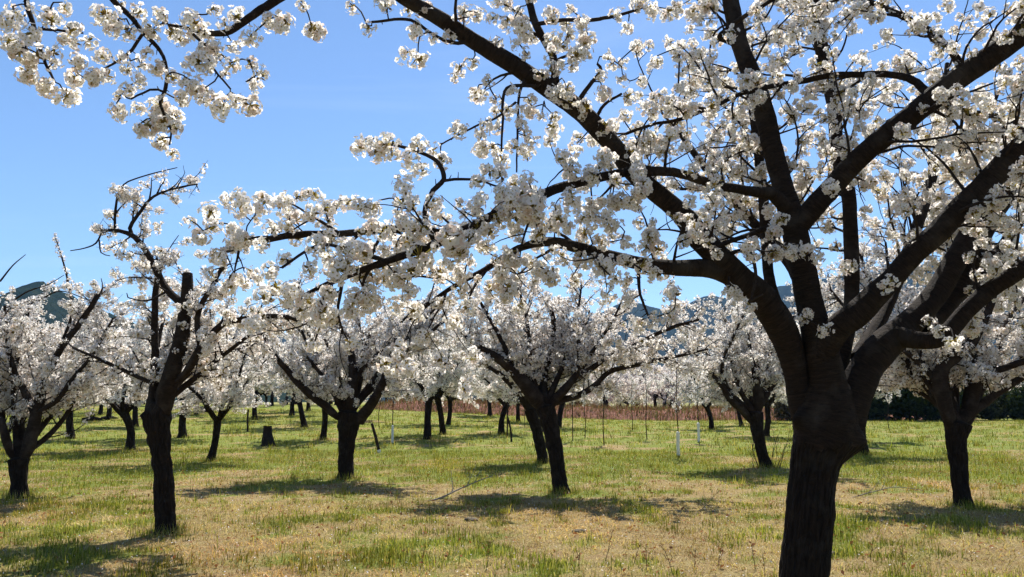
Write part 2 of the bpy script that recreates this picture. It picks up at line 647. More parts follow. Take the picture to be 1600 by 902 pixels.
def cluster_variant(seed, nfl, det, rel=.30, leaves=5):
    """a spur's pompom of flowers, unit radius, growing along +Z from the origin"""
    rng = np.random.default_rng(seed)
    V, F, Mt, T = [], [], [], []
    cen = np.array([0, 0, .30])
    subs = [np.zeros(3)] + [rng.normal(size=3) * .20 for _ in range(2)]
    for i in range(nfl):
        z = 1 - 2 * (i + .5) / nfl
        ph = i * 2.39996 + rng.uniform(-.3, .3)
        d = unit(np.array([math.sqrt(1 - z * z) * math.cos(ph), math.sqrt(1 - z * z) * math.sin(ph), z]) + rng.normal(size=3) * .22)
        if d[2] < -.55 and rng.random() < .6:
            continue
        c = cen + subs[i % 3] + d * rng.uniform(.62, .90)
        nrm = unit(d + rng.normal(size=3) * .30)
        k = flower(V, F, Mt, c, nrm, rel * rng.uniform(.85, 1.18), rng, det)
        w = rng.uniform(.90, 1.0)
        tint = (w, w * rng.uniform(.97, 1.0), w * rng.uniform(.94, 1.0), 1)
        if rng.random() < .10:
            tint = (w * .90, w * .76, w * .68, 1)
        T += [tint] * k
        if det >= 2:                                  # pedicel
            i0 = len(V)
            s = frame_of(d, rng)[0] * .030
            V += [cen * .4 - s, cen * .4 + s, c + s - nrm * .06, c - s - nrm * .06]
            F.append([i0, i0 + 1, i0 + 2, i0 + 3])
            Mt.append(1)
            T += [(1, 1, 1, 1)] * 4
    for _ in range(leaves):                           # bronze young leaves and bud scales
        d = unit(rng.normal(size=3) + np.array([0, 0, .3]))
        a, b = frame_of(d, rng)
        L, w = rng.uniform(.45, 1.0), rng.uniform(.10, .2)
        i0 = len(V)
        V += [cen * .5, cen * .5 + d * L * .5 + a * w + b * .08, cen * .5 + d * L, cen * .5 + d * L * .5 - a * w + b * .08]
        F.append([i0, i0 + 1, i0 + 2, i0 + 3])
        Mt.append(2)
        T += [(1, 1, 1, 1)] * 4
    return np.array(V, np.float32), np.array(F), np.array(Mt), np.array(T, np.float32)


HI = [cluster_variant(100 + i, 20 + 4 * i, 3, .33, 8) for i in range(6)]
NEAR = [cluster_variant(200 + i, 17 + 2 * i, 2, .37, 5) for i in range(6)]
MID = [cluster_variant(300 + i, 10 + i, 1, .35, 4) for i in range(6)]
FAR = [cluster_variant(400 + i, 7 + i // 2, 1, .50, 1) for i in range(5)]


def mats_for(ax, rng):
    """rotation with +Z along ax and a random roll"""
    z = unit(ax)
    x, y = frame_of(z, rng)
    return np.stack([x, y, z], 1)


def bloom_mesh(g, clusters, variants, rng):
    pick = rng.integers(0, len(variants), len(clusters))
    for vi, (V, F, Mt, T) in enumerate(variants):
        sel = [c for c, p in zip(clusters, pick) if p == vi]
        if not sel:
            continue
        Rm = np.stack([mats_for(c[1], rng) * c[2] for c in sel])
        P = np.stack([c[0] for c in sel])
        W = np.einsum('kij,vj->kvi', Rm, V) + P[:, None, :]
        k = len(sel)
        br = rng.uniform(.93, 1.0, (k, 1, 1)) * np.array([1, 1, 1])
        TT = np.repeat(T[None], k, 0).copy()
        TT[..., :3] *= br
        FF = F[None] + (np.arange(k) * len(V))[:, None, None]
        g.add(W.reshape(-1, 3), FF.reshape(-1, 4), np.tile(Mt, k), None, TT.reshape(-1, 4))


HI_MESH = []
for q in HI:
    g = Geo()
    g.add(q[0], q[1], q[2], None, q[3])
    HI_MESH.append(g.mesh('blossom_cluster', BLOOM, uv=False, attr='tint'))
MID_MESH = []
for q in NEAR:
    g = Geo()
    g.add(q[0], q[1], q[2], None, q[3])
    MID_MESH.append(g.mesh('blossom_cluster', BLOOM, uv=False, attr='tint'))


# ------------------------------------------------------------------ tree growth
def wander(start, d, length, r0, r1, rng, step=.06, curl=.16, lift=.0, droop=0.0):
    """a crooked shoot: rows (x, y, z, radius)"""
    n = max(3, int(length / step) + 1)
    p, d = np.array(start, float), unit(d)
    out = [(*p, r0)]
    kink = rng.normal(size=3) * .1
    for i in range(1, n):
        t = i / (n - 1)
        if rng.random() < .3:
            kink = rng.normal(size=3) * curl
        d = unit(d + kink * .5 + rng.normal(size=3) * curl * .45 + np.array([0, 0, lift - droop * t]))
        p = p + d * (length / (n - 1))
        out.append((*p, r0 + (r1 - r0) * t ** .8))
    return np.array(out)


class Tree:
    def __init__(self, seed):
        self.rng = np.random.default_rng(seed)
        self.twigs, self.clusters = [], []
        self.low = -9.0
        self.bias = None

    def spur(self, p, ax, size, gap=.03):
        rng = self.rng
        ax = unit(ax)
        q = p + ax * gap
        self.clusters.append((q, ax, size))
        return q

    def dress(self, path, dens, size, t0=0.0, t1=1.0, gap=.02):
        """clusters on spurs along a shoot"""
        rng = self.rng
        seg = np.linalg.norm(np.diff(path[:, :3], axis=0), axis=1)
        L = np.concatenate([[0], np.cumsum(seg)])
        n = rng.poisson(max(0.0, dens * L[-1] * (t1 - t0)))
        for _ in range(n):
            s = rng.uniform(t0, t1) * L[-1]
            i = min(len(seg) - 1, int(np.searchsorted(L, s, side='right') - 1))
            f = (s - L[i]) / max(seg[i], 1e-6)
            p = path[i, :3] * (1 - f) + path[i + 1, :3] * f
            r = path[i, 3]
            tg = unit(path[i + 1, :3] - path[i, :3])
            ax = unit(rng.normal(size=3) + np.array([0, 0, .25]))
            ax = unit(ax - tg * (ax @ tg) * .7)
            sz = size * rng.uniform(.50, 1.25)
            gp = r + rng.uniform(.2, 1.2) * gap
            if r > .012:                              # a real little spur on thicker wood
                self.twigs.append(np.array([(*(p + ax * r * .6), .005), (*(p + ax * (gp + .012)), .0035)]))
            self.spur(p, ax, sz, gp)

    def shoots(self, path, every, lens, r, t0, t1, ang=(.5, 1.15), lift=.03, droop=.0, step=.06, taper=True, bias=None):
        """side shoots along a path"""
        rng = self.rng
        seg = np.linalg.norm(np.diff(path[:, :3], axis=0), axis=1)
        L = np.concatenate([[0], np.cumsum(seg)])
        s = L[-1] * t0 + rng.uniform(0, every)
        out = []
        while s < L[-1] * t1:
            i = min(len(seg) - 1, int(np.searchsorted(L, s, side='right') - 1))
            f = (s - L[i]) / max(seg[i], 1e-6)
            p = path[i, :3] * (1 - f) + path[i + 1, :3] * f
            tg = unit(path[i + 1, :3] - path[i, :3])
            side = rng.normal(size=3)
            if bias is not None:
                side = side + np.asarray(bias)
            side = unit(side - tg * (side @ tg))
            a = rng.uniform(*ang)
            d = tg * math.cos(a) + side * math.sin(a)
            ln = rng.uniform(*lens) * ((1 - .45 * s / L[-1]) if taper else 1)
            rr = min(r, path[i, 3] * .8)
            out.append(wander(p, d, ln, rr, max(.0022, rr * .35), rng, step, .17, lift, droop))
            s += every * rng.uniform(.55, 1.5)
        return out


def twig_mesh(paths, big=.009):
    g = Geo()
    for p in paths:
        tube(g, p, 6 if p[0, 3] > big else (4 if p[0, 3] > .006 else 3), 0, cap=False)
    return g


def px_path(rows, base_Y=None, step=.09):
    """rows of (px, py, Y, width in px) -> metres"""
    out = []
    for px, py, Y, w in rows:
        p = at(px, py, Y)
        out.append((*p, .5 * w * np.linalg.norm(p - _C) / FPX / np.linalg.norm(ray(px, py))))
    return resample(out, step)


def limb_part(name, path, root, sides, mats, rough, seed, material=None):
    g = Geo()
    tube(g, path, sides, 0, rough, seed)
    return g.build(name, mats, root, smooth=True)

# ------------------------------------------------------------------ the big cherry tree
mt = Tree(11)
base = at(1252, 992, 5.58)
base[2] = gz(base[0], base[1])
main = empty('cherry_tree', base, 'big dark cherry tree with thick spreading limbs and a swollen graft ridge on its trunk', 'tree')

trunk_rows = [(1249, 1015, 5.58, 128), (1252, 985, 5.58, 104), (1254, 940, 5.58, 82), (1256, 902, 5.58, 75), (1261, 850, 5.58, 74), (1265, 800, 5.58, 75), (1270, 750, 5.58, 72),
              (1274, 718, 5.58, 74), (1280, 698, 5.58, 88), (1286, 680, 5.58, 98), (1290, 658, 5.58, 100), (1291, 632, 5.58, 92), (1292, 606, 5.58, 78), (1292, 588, 5.58, 46)]
tp = px_path([(x, y, d, w * .96) for x, y, d, w in trunk_rows], step=.022)
g = Geo()
tube(g, tp, 64, 0, .045, 1.7)
V = g.v[0]
for px, py, amp, rad in ((1243, 653, .12, .055), (1334, 692, .075, .085), (1250, 690, .02, .1), (1300, 705, .02, .12), (1222, 860, .012, .08)):
    q = at(px, py, 5.52)
    d = V - q
    w = np.exp(-(d * d).sum(1) / rad ** 2)
    ax = unit(q - np.array([base[0] + .06, base[1], q[2]]))
    V += (w[:, None] * ax * amp).astype(np.float32)
for i in range(len(V)):                               # plates and cracks of the old bark
    p = V[i]
    a = math.atan2(p[1] - base[1], p[0] - base[0] - .06)
    low = 1 - sstep(1.20, 1.38, p[2] + .1 * noise.noise((math.cos(a) * 2, math.sin(a) * 2, 0)))
    k = abs(noise.noise((math.cos(a) * 5.5, math.sin(a) * 5.5, p[2] * 2.0))) * .022 * low
    k += noise.noise((p[0] * 30, p[1] * 30, p[2] * 14)) * .004
    k += (1 - low) * noise.noise((math.cos(a) * .8, math.sin(a) * .8, p[2] * 30)) * .008
    V[i] += np.array([math.cos(a), math.sin(a), 0]) * (k - .004)
g.v[0] = V
zmid = V[g.f[0]].mean(1)[:, 2]
zc = V[g.f[0]].mean(1)
za = np.arctan2(zc[:, 1] - base[1], zc[:, 0] - base[0] - .06)
g.m[0] = (zmid > 1.33 + .04 * np.sin(za * 2 + .6) + .02 * np.sin(za * 7) + .012 * np.sin(za * 17)).astype(int)
g.build('trunk', [M['bark_old'], M['bark']], main, smooth=True)

LIMBS = [  # px, py, distance, width px
    [(1268, 668, 5.60, 52), (1252, 625, 5.60, 46), (1242, 575, 5.57, 42), (1224, 519, 5.5, 50), (1193, 469, 5.42, 50), (1153, 435, 5.35, 47), (1121, 401, 5.3, 44), (1089, 367, 5.25, 42), (1068, 338, 5.2, 36), (1030, 305, 5.15, 33),
     (989, 270, 5.1, 32), (965, 236, 5.05, 32), (935, 202, 5.0, 33), (901, 169, 4.95, 33), (852, 135, 4.9, 32), (801, 101, 4.85, 31), (744, 67, 4.8, 28), (695, 34, 4.75, 26), (636, 0, 4.7, 24), (565, -45, 4.6, 18), (500, -62, 4.55, 14)],
    [(1296, 672, 5.58, 74), (1294, 610, 5.53, 64), (1284, 555, 5.52, 58), (1266, 480, 5.52, 46), (1250, 401, 5.5, 44), (1238, 345, 5.5, 42), (1222, 287, 5.52, 34), (1208, 236, 5.55, 34), (1192, 169, 5.6, 34), (1175, 118, 5.65, 32),
     (1155, 67, 5.7, 28), (1141, 0, 5.8, 27), (1125, -80, 5.9, 20), (1100, -160, 6.0, 12)],
    [(1244, 362, 5.49, 30), (1262, 336, 5.45, 36), (1303, 290, 5.4, 36), (1347, 243, 5.3, 35), (1397, 202, 5.2, 36), (1448, 162, 5.1, 38), (1499, 121, 5.0, 38), (1549, 88, 4.9, 38), (1600, 51, 4.8, 36), (1680, -10, 4.7, 26), (1740, -70, 4.65, 16)],
    [(1304, 600, 5.7, 30), (1322, 530, 5.8, 25), (1330, 470, 5.9, 24), (1331, 420, 5.97, 24), (1329, 367, 6.05, 24), (1325, 300, 6.15, 24), (1308, 236, 6.25, 23), (1303, 169, 6.3, 22), (1288, 101, 6.4, 22), (1276, 34, 6.5, 20), (1266, -30, 6.6, 17), (1250, -120, 6.7, 10)],
    [(1284, 556, 5.47, 40), (1310, 513, 5.38, 44), (1340, 490, 5.32, 44), (1368, 462, 5.28, 41), (1397, 432, 5.22, 36), (1431, 394, 5.15, 37), (1465, 364, 5.1, 38), (1499, 327, 5.05, 38), (1532, 297, 5.0, 40), (1565, 262, 4.95, 40), (1600, 226, 4.9, 38), (1690, 140, 4.8, 28), (1760, 70, 4.7, 16)],
    [(1318, 676, 5.6, 62), (1333, 625, 5.58, 58), (1354, 574, 5.6, 56), (1384, 538, 5.62, 54), (1413, 513, 5.66, 48), (1441, 485, 5.7, 41), (1467, 452, 5.75, 38), (1497, 401, 5.8, 38), (1529, 351, 5.85, 40), (1568, 300, 5.9, 38), (1610, 240, 6.0, 33), (1680, 150, 6.1, 24), (1720, 60, 6.2, 14)],
    [(1436, 512, 5.72, 30), (1460, 500, 5.85, 28), (1482, 478, 5.95, 28), (1505, 435, 6.05, 32), (1527, 384, 6.1, 30), (1556, 334, 6.2, 26), (1600, 270, 6.3, 24), (1660, 190, 6.4, 16)],
    [(1400, 525, 5.58, 36), (1445, 533, 5.45, 30), (1475, 525, 5.4, 30), (1510, 487, 5.35, 28), (1549, 452, 5.3, 28), (1600, 418, 5.2, 28), (1700, 340, 5.1, 20), (1760, 270, 5.0, 12)],
    [(1150, 432, 5.36, 40), (1110, 420, 5.3, 34), (1060, 419, 5.2, 27), (1019, 415, 5.1, 24), (969, 405, 5.0, 22), (918, 391, 4.9, 20), (867, 379, 4.8, 18), (834, 381, 4.75, 14), (800, 394, 4.7, 11), (759, 421, 4.65, 10), (732, 435, 4.6, 9), (690, 460, 4.6, 7), (640, 500, 4.6, 4)],
]
BACK = [  # limbs on the far side of the crown
    [(1262, 560, 5.75, 22), (1222, 490, 5.95, 19), (1203, 440, 6.05, 18), (1197, 380, 6.15, 18), (1192, 300, 6.25, 17), (1180, 200, 6.4, 15), (1168, 110, 6.55, 12), (1160, 30, 6.7, 8)],
    [(1340, 560, 5.9, 26), (1385, 480, 6.3, 22), (1420, 390, 6.8, 20), (1450, 300, 7.2, 17), (1470, 200, 7.5, 13), (1480, 100, 7.7, 8)],
    [(1480, 480, 6.0, 24), (1540, 420, 6.4, 20), (1590, 350, 6.8, 17), (1640, 270, 7.1, 13), (1680, 200, 7.3, 8)],
    [(1262, 470, 5.6, 20), (1225, 400, 6.1, 18), (1160, 330, 6.6, 16), (1100, 260, 7.0, 13), (1050, 190, 7.3, 8)],
]
LIMBS += BACK
BRANCHES = [
    [(1228, 325, 5.45, 24), (1205, 303, 5.4, 20), (1161, 296, 5.3, 15), (1110, 283, 5.2, 14), (1060, 268, 5.02, 14), (1010, 265, 4.93, 15), (985, 266, 4.9, 15), (935, 275, 4.8, 15), (901, 283, 4.7, 15), (850, 297, 4.6, 16), (780, 327, 4.5, 15), (732, 354, 4.4, 15), (682, 378, 4.3, 14), (618, 401, 4.25, 12), (580, 415, 4.2, 11), (530, 435, 4.2, 10), (506, 445, 4.2, 8), (465, 464, 4.2, 4)],
    [(705, 368, 4.36, 12), (660, 357, 4.4, 11), (614, 357, 4.45, 11), (540, 364, 4.5, 11), (472, 364, 4.55, 11), (439, 369, 4.55, 10), (405, 376, 4.6, 9), (358, 388, 4.6, 5)],
    [(1455, 150, 5.1, 15), (1431, 130, 5.2, 12), (1397, 121, 5.3, 11), (1347, 121, 5.35, 10), (1296, 123, 5.38, 10), (1246, 133, 5.4, 9), (1205, 140, 5.42, 8), (1161, 152, 5.45, 7), (1111, 172, 5.43, 7), (1060, 192, 5.4, 6), (1019, 199, 5.4, 5), (985, 209, 5.4, 5), (950, 224, 5.4, 3)],
    [(1502, 104, 4.98, 14), (1482, 78, 5.0, 11), (1448, 47, 5.05, 10), (1397, 17, 5.1, 9), (1347, 0, 5.15, 8), (1290, -12, 5.2, 6)],
    [(868, 130, 4.9, 14), (864, 88, 4.95, 12), (844, 50, 5.0, 12), (827, 0, 5.05, 11), (812, -55, 5.1, 7)],
    [(838, 38, 5.0, 7), (884, 34, 4.95, 6), (935, 34, 4.9, 6), (996, 17, 4.9, 4)],
    [(1150, 70, 5.68, 10), (1124, 57, 5.62, 8), (1161, 27, 5.55, 7), (1208, 0, 5.5, 6), (1250, -25, 5.5, 5)],
    [(1462, 160, 5.12, 14), (1512, 176, 5.2, 12), (1560, 182, 5.3, 10), (1600, 205, 5.4, 9), (1660, 240, 5.5, 6)],
    [(845, 133, 4.86, 6), (793, 137, 4.8, 5), (787, 189, 4.78, 4), (785, 235, 4.78, 3)],
    [(822, 120, 4.85, 5), (809, 162, 4.8, 4), (807, 215, 4.79, 3.4), (807, 270, 4.8, 2.5)],
    [(678, 374, 4.32, 9), (663, 334, 4.35, 8), (675, 302, 4.38, 8), (692, 283, 4.4, 8), (685, 260, 4.4, 7), (665, 243, 4.42, 6), (624, 229, 4.45, 5), (588, 222, 4.46, 3)],
    [(692, 283, 4.4, 5), (739, 282, 4.4, 4), (775, 292, 4.4, 3)],
    [(806, 160, 4.8, 4), (780, 182, 4.78, 3.6), (743, 199, 4.75, 3.2), (689, 227, 4.7, 2.4)],
    [(899, 165, 4.95, 9), (918, 135, 4.95, 7), (938, 111, 4.95, 6), (932, 100, 4.95, 4)],
    [(928, 190, 5.0, 6), (945, 163, 4.95, 5), (972, 146, 4.9, 4)],
    [(1000, 414, 5.05, 7), (1000, 450, 5.0, 5), (1008, 478, 5.0, 4), (1016, 498, 5.0, 3)],
    [(1245, 352, 5.48, 11), (1192, 357, 5.35, 9), (1127, 381, 5.2, 7), (1085, 388, 5.1, 5)],
    [(1136, 398, 5.28, 7), (1170, 392, 5.15, 6), (1180, 430, 5.15, 5), (1172, 470, 5.15, 4)],
    [(745, 66, 4.8, 8), (690, 62, 4.7, 5), (640, 30, 4.65, 5), (580, 34, 4.6, 4)],
    [(600, 408, 4.24, 8), (560, 400, 4.15, 6), (500, 385, 4.1, 5), (440, 420, 4.1, 4)],
    [(565, -45, 4.6, 18), (500, -40, 4.5, 15), (432, 0, 4.45, 14), (388, 27, 4.4, 12), (361, 47, 4.38, 11), (334, 51, 4.36, 9), (294, 44, 4.33, 6), (262, 38, 4.3, 4)],
    [(500, -62, 4.55, 13), (330, -92, 4.4, 12), (215, -70, 4.35, 10), (168, -32, 4.32, 9), (179, 0, 4.3, 9), (202, 20, 4.3, 8), (229, 51, 4.28, 7), (253, 78, 4.27, 6), (263, 105, 4.26, 5), (262, 135, 4.26, 6), (253, 159, 4.25, 5), (265, 190, 4.25, 4), (270, 205, 4.25, 3), (267, 226, 4.25, 2.5)],
    [(330, -92, 4.4, 10), (140, -85, 4.25, 9), (50, -45, 4.2, 8), (44, 0, 4.2, 8), (54, 34, 4.2, 7), (64, 67, 4.2, 6), (74, 98, 4.2, 5), (88, 128, 4.2, 3)],
    [(302, 54, 4.33, 5), (330, 75, 4.3, 4), (358, 91, 4.3, 3)],
    [(225, 50, 4.28, 5), (206, 78, 4.3, 5), (186, 94, 4.3, 4), (160, 108, 4.3, 3)],
    [(60, 45, 4.2, 5), (90, 48, 4.2, 4), (130, 52, 4.2, 3)],
    [(312, 70, 4.32, 4), (335, 110, 4.3, 3.5), (360, 140, 4.3, 3)],
    [(258, 145, 4.26, 4), (235, 142, 4.25, 3.6), (205, 155, 4.25, 3)],
]
LIMBS = [[(x, y, d, w * .91) for x, y, d, w in L] for L in LIMBS]
mains, samples = [], []
for i, rows in enumerate(LIMBS):
    p = px_path(rows, step=.034)
    mains.append(p)
    limb_part('limb', p, main, 26, M['bark'], .07, i * 3.1)
brs = []
for i, rows in enumerate(BRANCHES):
    p = px_path(rows, step=.035)
    rr = np.random.default_rng(50 + i)
    p[1:, :3] += np.cumsum(rr.normal(size=(len(p) - 1, 3)) * .003, 0) * np.linspace(1, .3, len(p) - 1)[:, None]
    brs.append(p)
    limb_part('branch', p, main, 10, M['bark'] if rows[0][3] > 9 else M['twig'], .06, i * 1.9)
    samples.append(p)
samples += mains
S = np.concatenate(samples)
Spx = np.array([to_px(p[:3]) for p in S])


def hang_cluster(px, py, size=.056, dY=0.0):
    """a cluster on its own crooked twig, grown from the nearest wood"""
    global S, Spx
    rng = mt.rng
    d = np.hypot(Spx[:, 0] - px, Spx[:, 1] - py) + 12 * S[:, 3] / .02
    i = int(np.argmin(d))
    Y = S[i, 1] + rng.uniform(-.12, .06) + dY
    q = at(px, py, Y)
    a = S[i, :3]
    L = np.linalg.norm(q - a)
    if L > .05:
        mid = (a + q) / 2 + rng.normal(size=3) * L * .16 + np.array([0, 0, L * .06])
        tw_ = resample([(*a, min(.0075, .0035 + .012 * L)), (*mid, .0052), (*q, .004)], .04)
        mt.twigs.append(tw_)
        S = np.vstack([S, tw_[1:]])
        Spx = np.vstack([Spx, [to_px(p_[:3]) for p_ in tw_[1:]]])
    mt.clusters.append((q - np.array([0, 0, .02]), unit(rng.normal(size=3) * .7 + (q - a) / max(L, .01)), size * rng.uniform(.66, 1.22)))


def zoomed(x0, y0, pts):
    return [(x0 + X / 2.963, y0 + Y / 2.963) for X, Y in pts]


SPOTS = zoomed(0, 0, [(60, 30), (40, 90), (110, 60), (150, 130), (60, 190), (100, 220), (40, 170), (180, 250), (150, 260), (250, 230), (260, 290), (120, 310), (140, 330), (230, 370), (300, 430), (220, 390), (230, 60), (240, 90), (290, 10), (330, 130), (350, 180), (400, 170), (300, 160),
    (350, 270), (360, 340), (420, 370), (450, 350), (500, 330), (500, 250), (570, 260), (590, 310), (560, 90), (500, 60), (600, 130), (530, 110), (640, 50), (690, 230), (650, 290), (720, 290), (760, 70), (720, 120), (790, 130), (740, 60), (830, 180), (870, 60), (930, 130), (990, 30),
    (950, 200), (900, 260), (920, 290), (960, 310), (850, 350), (800, 350), (830, 450), (900, 380), (960, 400), (1000, 440), (930, 460), (1040, 470), (1090, 440), (1155, 465), (1070, 290), (1070, 190), (1050, 110), (1110, 70), (1165, 160), (1150, 280), (1180, 360), (1200, 340), (1240, 95),
    (1310, 90), (1330, 110), (1400, 10), (1470, 130), (1440, 110), (590, 400), (640, 370), (560, 430), (540, 480), (630, 478), (740, 500), (680, 550), (640, 580), (720, 530), (810, 575), (760, 640), (800, 690), (755, 660)])
SPOTS += zoomed(530, 0, [(65, 20), (230, 25), (130, 120), (360, 125), (305, 240), (365, 245), (435, 155), (410, 45), (540, 340), (565, 305), (620, 275), (640, 410), (690, 365), (725, 455), (740, 500), (800, 510), (660, 600), (745, 580), (680, 670), (725, 670), (755, 720), (815, 680), (860, 715), (885, 640),
    (850, 600), (980, 640), (1100, 665), (850, 550), (900, 495), (940, 520), (990, 530), (975, 570), (800, 420), (875, 455), (880, 340), (930, 360), (725, 195), (830, 190), (580, 60), (650, 60), (720, 70), (780, 80), (850, 100), (840, 30), (980, 65), (1120, 85), (1070, 40), (1060, 150), (1150, 160),
    (980, 200), (1020, 210), (870, 250), (980, 310), (1070, 290), (1100, 260), (1050, 400), (1150, 490), (1225, 565), (1215, 410), (1330, 435), (1270, 280), (1310, 270), (1240, 260), (1380, 215), (1470, 260), (1560, 250), (1340, 100), (1400, 20), (1450, 30), (1520, 40), (1580, 20), (1420, 480),
    (1450, 540), (1540, 490), (1570, 410), (1560, 700), (1440, 660), (1380, 735), (1200, 770), (1240, 740), (1310, 340), (1390, 355), (1330, 530), (95, 670), (150, 650), (180, 690), (230, 650), (240, 705), (320, 725), (370, 670), (390, 755), (440, 680), (470, 710), (700, 775), (750, 805), (640, 830), (310, 865)])
SPOTS += zoomed(530, 300, [(30, 40), (100, 30), (180, 40), (150, 150), (120, 180), (320, 20), (270, 90), (420, 40), (560, 40), (580, 90), (640, 60), (500, 190), (540, 230), (520, 300), (640, 140), (700, 170), (760, 60), (790, 30), (850, 20), (890, 70), (820, 90), (900, 130), (960, 150), (1000, 60), (1060, 30),
    (1020, 110), (1040, 140), (1190, 110), (1250, 20), (1250, 130), (1290, 150), (1340, 40), (1260, 200), (1310, 220), (1430, 190), (1140, 170), (1210, 230), (1120, 290), (1190, 340), (1080, 390), (1000, 390), (980, 370), (820, 380), (900, 350), (720, 300), (660, 250), (30, 330), (60, 330), (250, 370), (290, 400),
    (310, 440), (90, 480), (60, 520), (120, 450), (420, 350), (480, 400), (560, 380), (600, 320), (1340, 400), (1480, 350), (1340, 490), (1400, 580), (1460, 580), (1530, 560), (1560, 460), (1420, 250), (1480, 260), (30, 260), (100, 250), (480, 500), (560, 440)])
SPOTS += zoomed(0, 300, [(980, 90), (880, 130), (940, 180), (1000, 150), (1060, 150), (1050, 30), (1110, 30), (1120, 100), (1140, 210), (1180, 110), (1230, 40), (1270, 170), (1330, 60), (1350, 170), (1380, 20), (1450, 10), (1500, 60), (1560, 50), (1520, 130), (1480, 240), (1430, 330), (1320, 300), (1260, 340), (1560, 330),
    (1590, 250), (1500, 520), (1480, 560), (1540, 440), (1020, 280), (990, 360), (1080, 370), (1060, 410), (1520, 260)])
SPOTS.sort(key=lambda q: float(np.min(np.hypot(Spx[:, 0] - q[0], Spx[:, 1] - q[1]))))
for px, py in SPOTS:
    hang_cluster(px, py)
for px, py, s in ((640, 370, .085), (655, 398, .08), (632, 345, .075), (815, 300, .085), (835, 318, .08), (800, 318, .07), (460, 455, .08), (480, 462, .075), (415, 462, .075), (395, 425, .07), (345, 398, .065), (430, 440, .07), (505, 478, .07), (380, 370, .06), (640, 420, .07), (700, 365, .075), (720, 390, .07),
                  (440, 318, .06), (480, 300, .06), (370, 310, .06), (408, 318, .06)):
    hang_cluster(px, py, s, -.06)
for px, py, s in ((1253, 490, .055), (1265, 485, .05), (1287, 510, .05), (1172, 470, .055), (1300, 290, .05), (1452, 500, .055), (1462, 515, .05), (1490, 527, .055), (1508, 356, .06), (1520, 350, .055), (1382, 443, .06), (1392, 435, .05), (1180, 100, .055), (1170, 60, .06), (1205, 330, .06), (1218, 345, .055),
                  (1110, 25, .06), (1140, 50, .055), (1265, 10, .06), (1175, 108, .06), (1330, 410, .055), (1100, 340, .055), (1120, 395, .05)):
    hang_cluster(px, py, s, -.22)

# shoots that grow wild on the limbs, thickest towards the crown's right side
def wild(path, t0, every, lens, dens1, dens2, size=.050, bias=None, rt=.0125):
    l1 = mt.shoots(path, every, lens, rt, t0, 1.0, (.55, 1.3), .02, .03, .05, False, bias)
    for q in l1:
        mt.twigs.append(q)
        mt.dress(q, dens1, size, .15, 1.0)
        mt.spur(q[-1, :3], q[-1, :3] - q[-2, :3], size, .0)
        for s in mt.shoots(q, .16, (.10, .38), .0064, .15, .95, (.5, 1.3), .02, .02, .04, False):
            mt.twigs.append(s)
            if mt.rng.random() < .8:
                mt.dress(s, dens2, size, .3, 1.0)
                mt.spur(s[-1, :3], s[-1, :3] - s[-2, :3], size, .0)


wild(mains[0], .45, .40, (.25, .6), 5, 4)
wild(mains[0][:int(len(mains[0]) * .5)], .45, .30, (.2, .5), 5, 4)
wild(mains[1], .35, .15, (.35, .85), 6, 5)
wild(mains[2], .15, .13, (.35, .9), 6, 5)
wild(mains[3], .25, .13, (.35, .9), 6, 5)
wild(mains[4], .32, .14, (.3, .8), 6, 5)
wild(mains[5], .36, .13, (.35, .9), 6, 5)
wild(mains[6], .2, .13, (.35, .9), 6, 5)
wild(mains[7], .28, .12, (.35, .9), 7, 6)
for b in mains[9:]:
    wild(b, .25, .12, (.35, .95), 7, 6)
wild(mains[8], .2, .16, (.2, .55), 6, 5)
wild(brs[0], .12, .15, (.12, .42), 6, 5, .054)
wild(brs[1], .05, .17, (.12, .34), 6, 5, .052)
wild(brs[2], .05, .14, (.15, .45), 5, 5)
wild(brs[3], .05, .15, (.15, .45), 5, 5)
wild(brs[7], .05, .12, (.15, .55), 6, 5)
wild(brs[4], .1, .16, (.15, .4), 5, 4)
wild(brs[16], .1, .16, (.12, .4), 5, 4)
for b in mains:                                      # old spurs and stubs
    for q in mt.shoots(b, .085, (.02, .07), .0085, .22, 1.0, (.9, 1.5), .02, 0, .02, False):
        mt.twigs.append(q)
for b in brs:
    for q in mt.shoots(b, .07, (.015, .05), .0045, .05, 1.0, (.8, 1.5), .02, 0, .02, False):
        mt.twigs.append(q)
for b in brs:
    mt.dress(b, 2.0, .055, .15, 1.0)

twig_mesh(mt.twigs).build('twigs', M['twig'], main, smooth=True, uv=False)['kind'] = 'stuff'


def bloom(tree, root, n_single, near_mesh, variants, rng):
    """the clusters that show largest are parts of their own, the rest one part"""
    scored = []
    for c in tree.clusters:
        x, y, z = to_px(c[0])
        inside = -10 < x < 1610 and -10 < y < 912 and z > .3
        scored.append((c[2] / z if inside else 0.0, c))
    scored.sort(key=lambda t: -t[0])
    singles = [c for s, c in scored[:n_single] if s > 0]
    inv = root.matrix_basis.inverted()
    for i, (p, ax, s) in enumerate(singles):
        o = bpy.data.objects.new('blossom_cluster', near_mesh[int(rng.integers(len(near_mesh)))])
        rm = mats_for(ax, rng)
        from mathutils import Matrix
        mm = Matrix([[*(rm[r] * s), p[r]] for r in range(3)] + [[0, 0, 0, 1]])
        o.parent = root
        o.matrix_parent_inverse = inv
        o.matrix_basis = mm
        col.objects.link(o)
    g = Geo()
    off = [c for s, c in scored[len(singles):] if s == 0]
    bloom_mesh(g, [c for s, c in scored[len(singles):] if s > 0], variants, rng)
    if off:
        bloom_mesh(g, off, MID, rng)
    tag(g.build('blossom', BLOOM, root, uv=False, attr='tint'), kind='stuff')


bloom(mt, main, 300, HI_MESH, NEAR, np.random.default_rng(5))

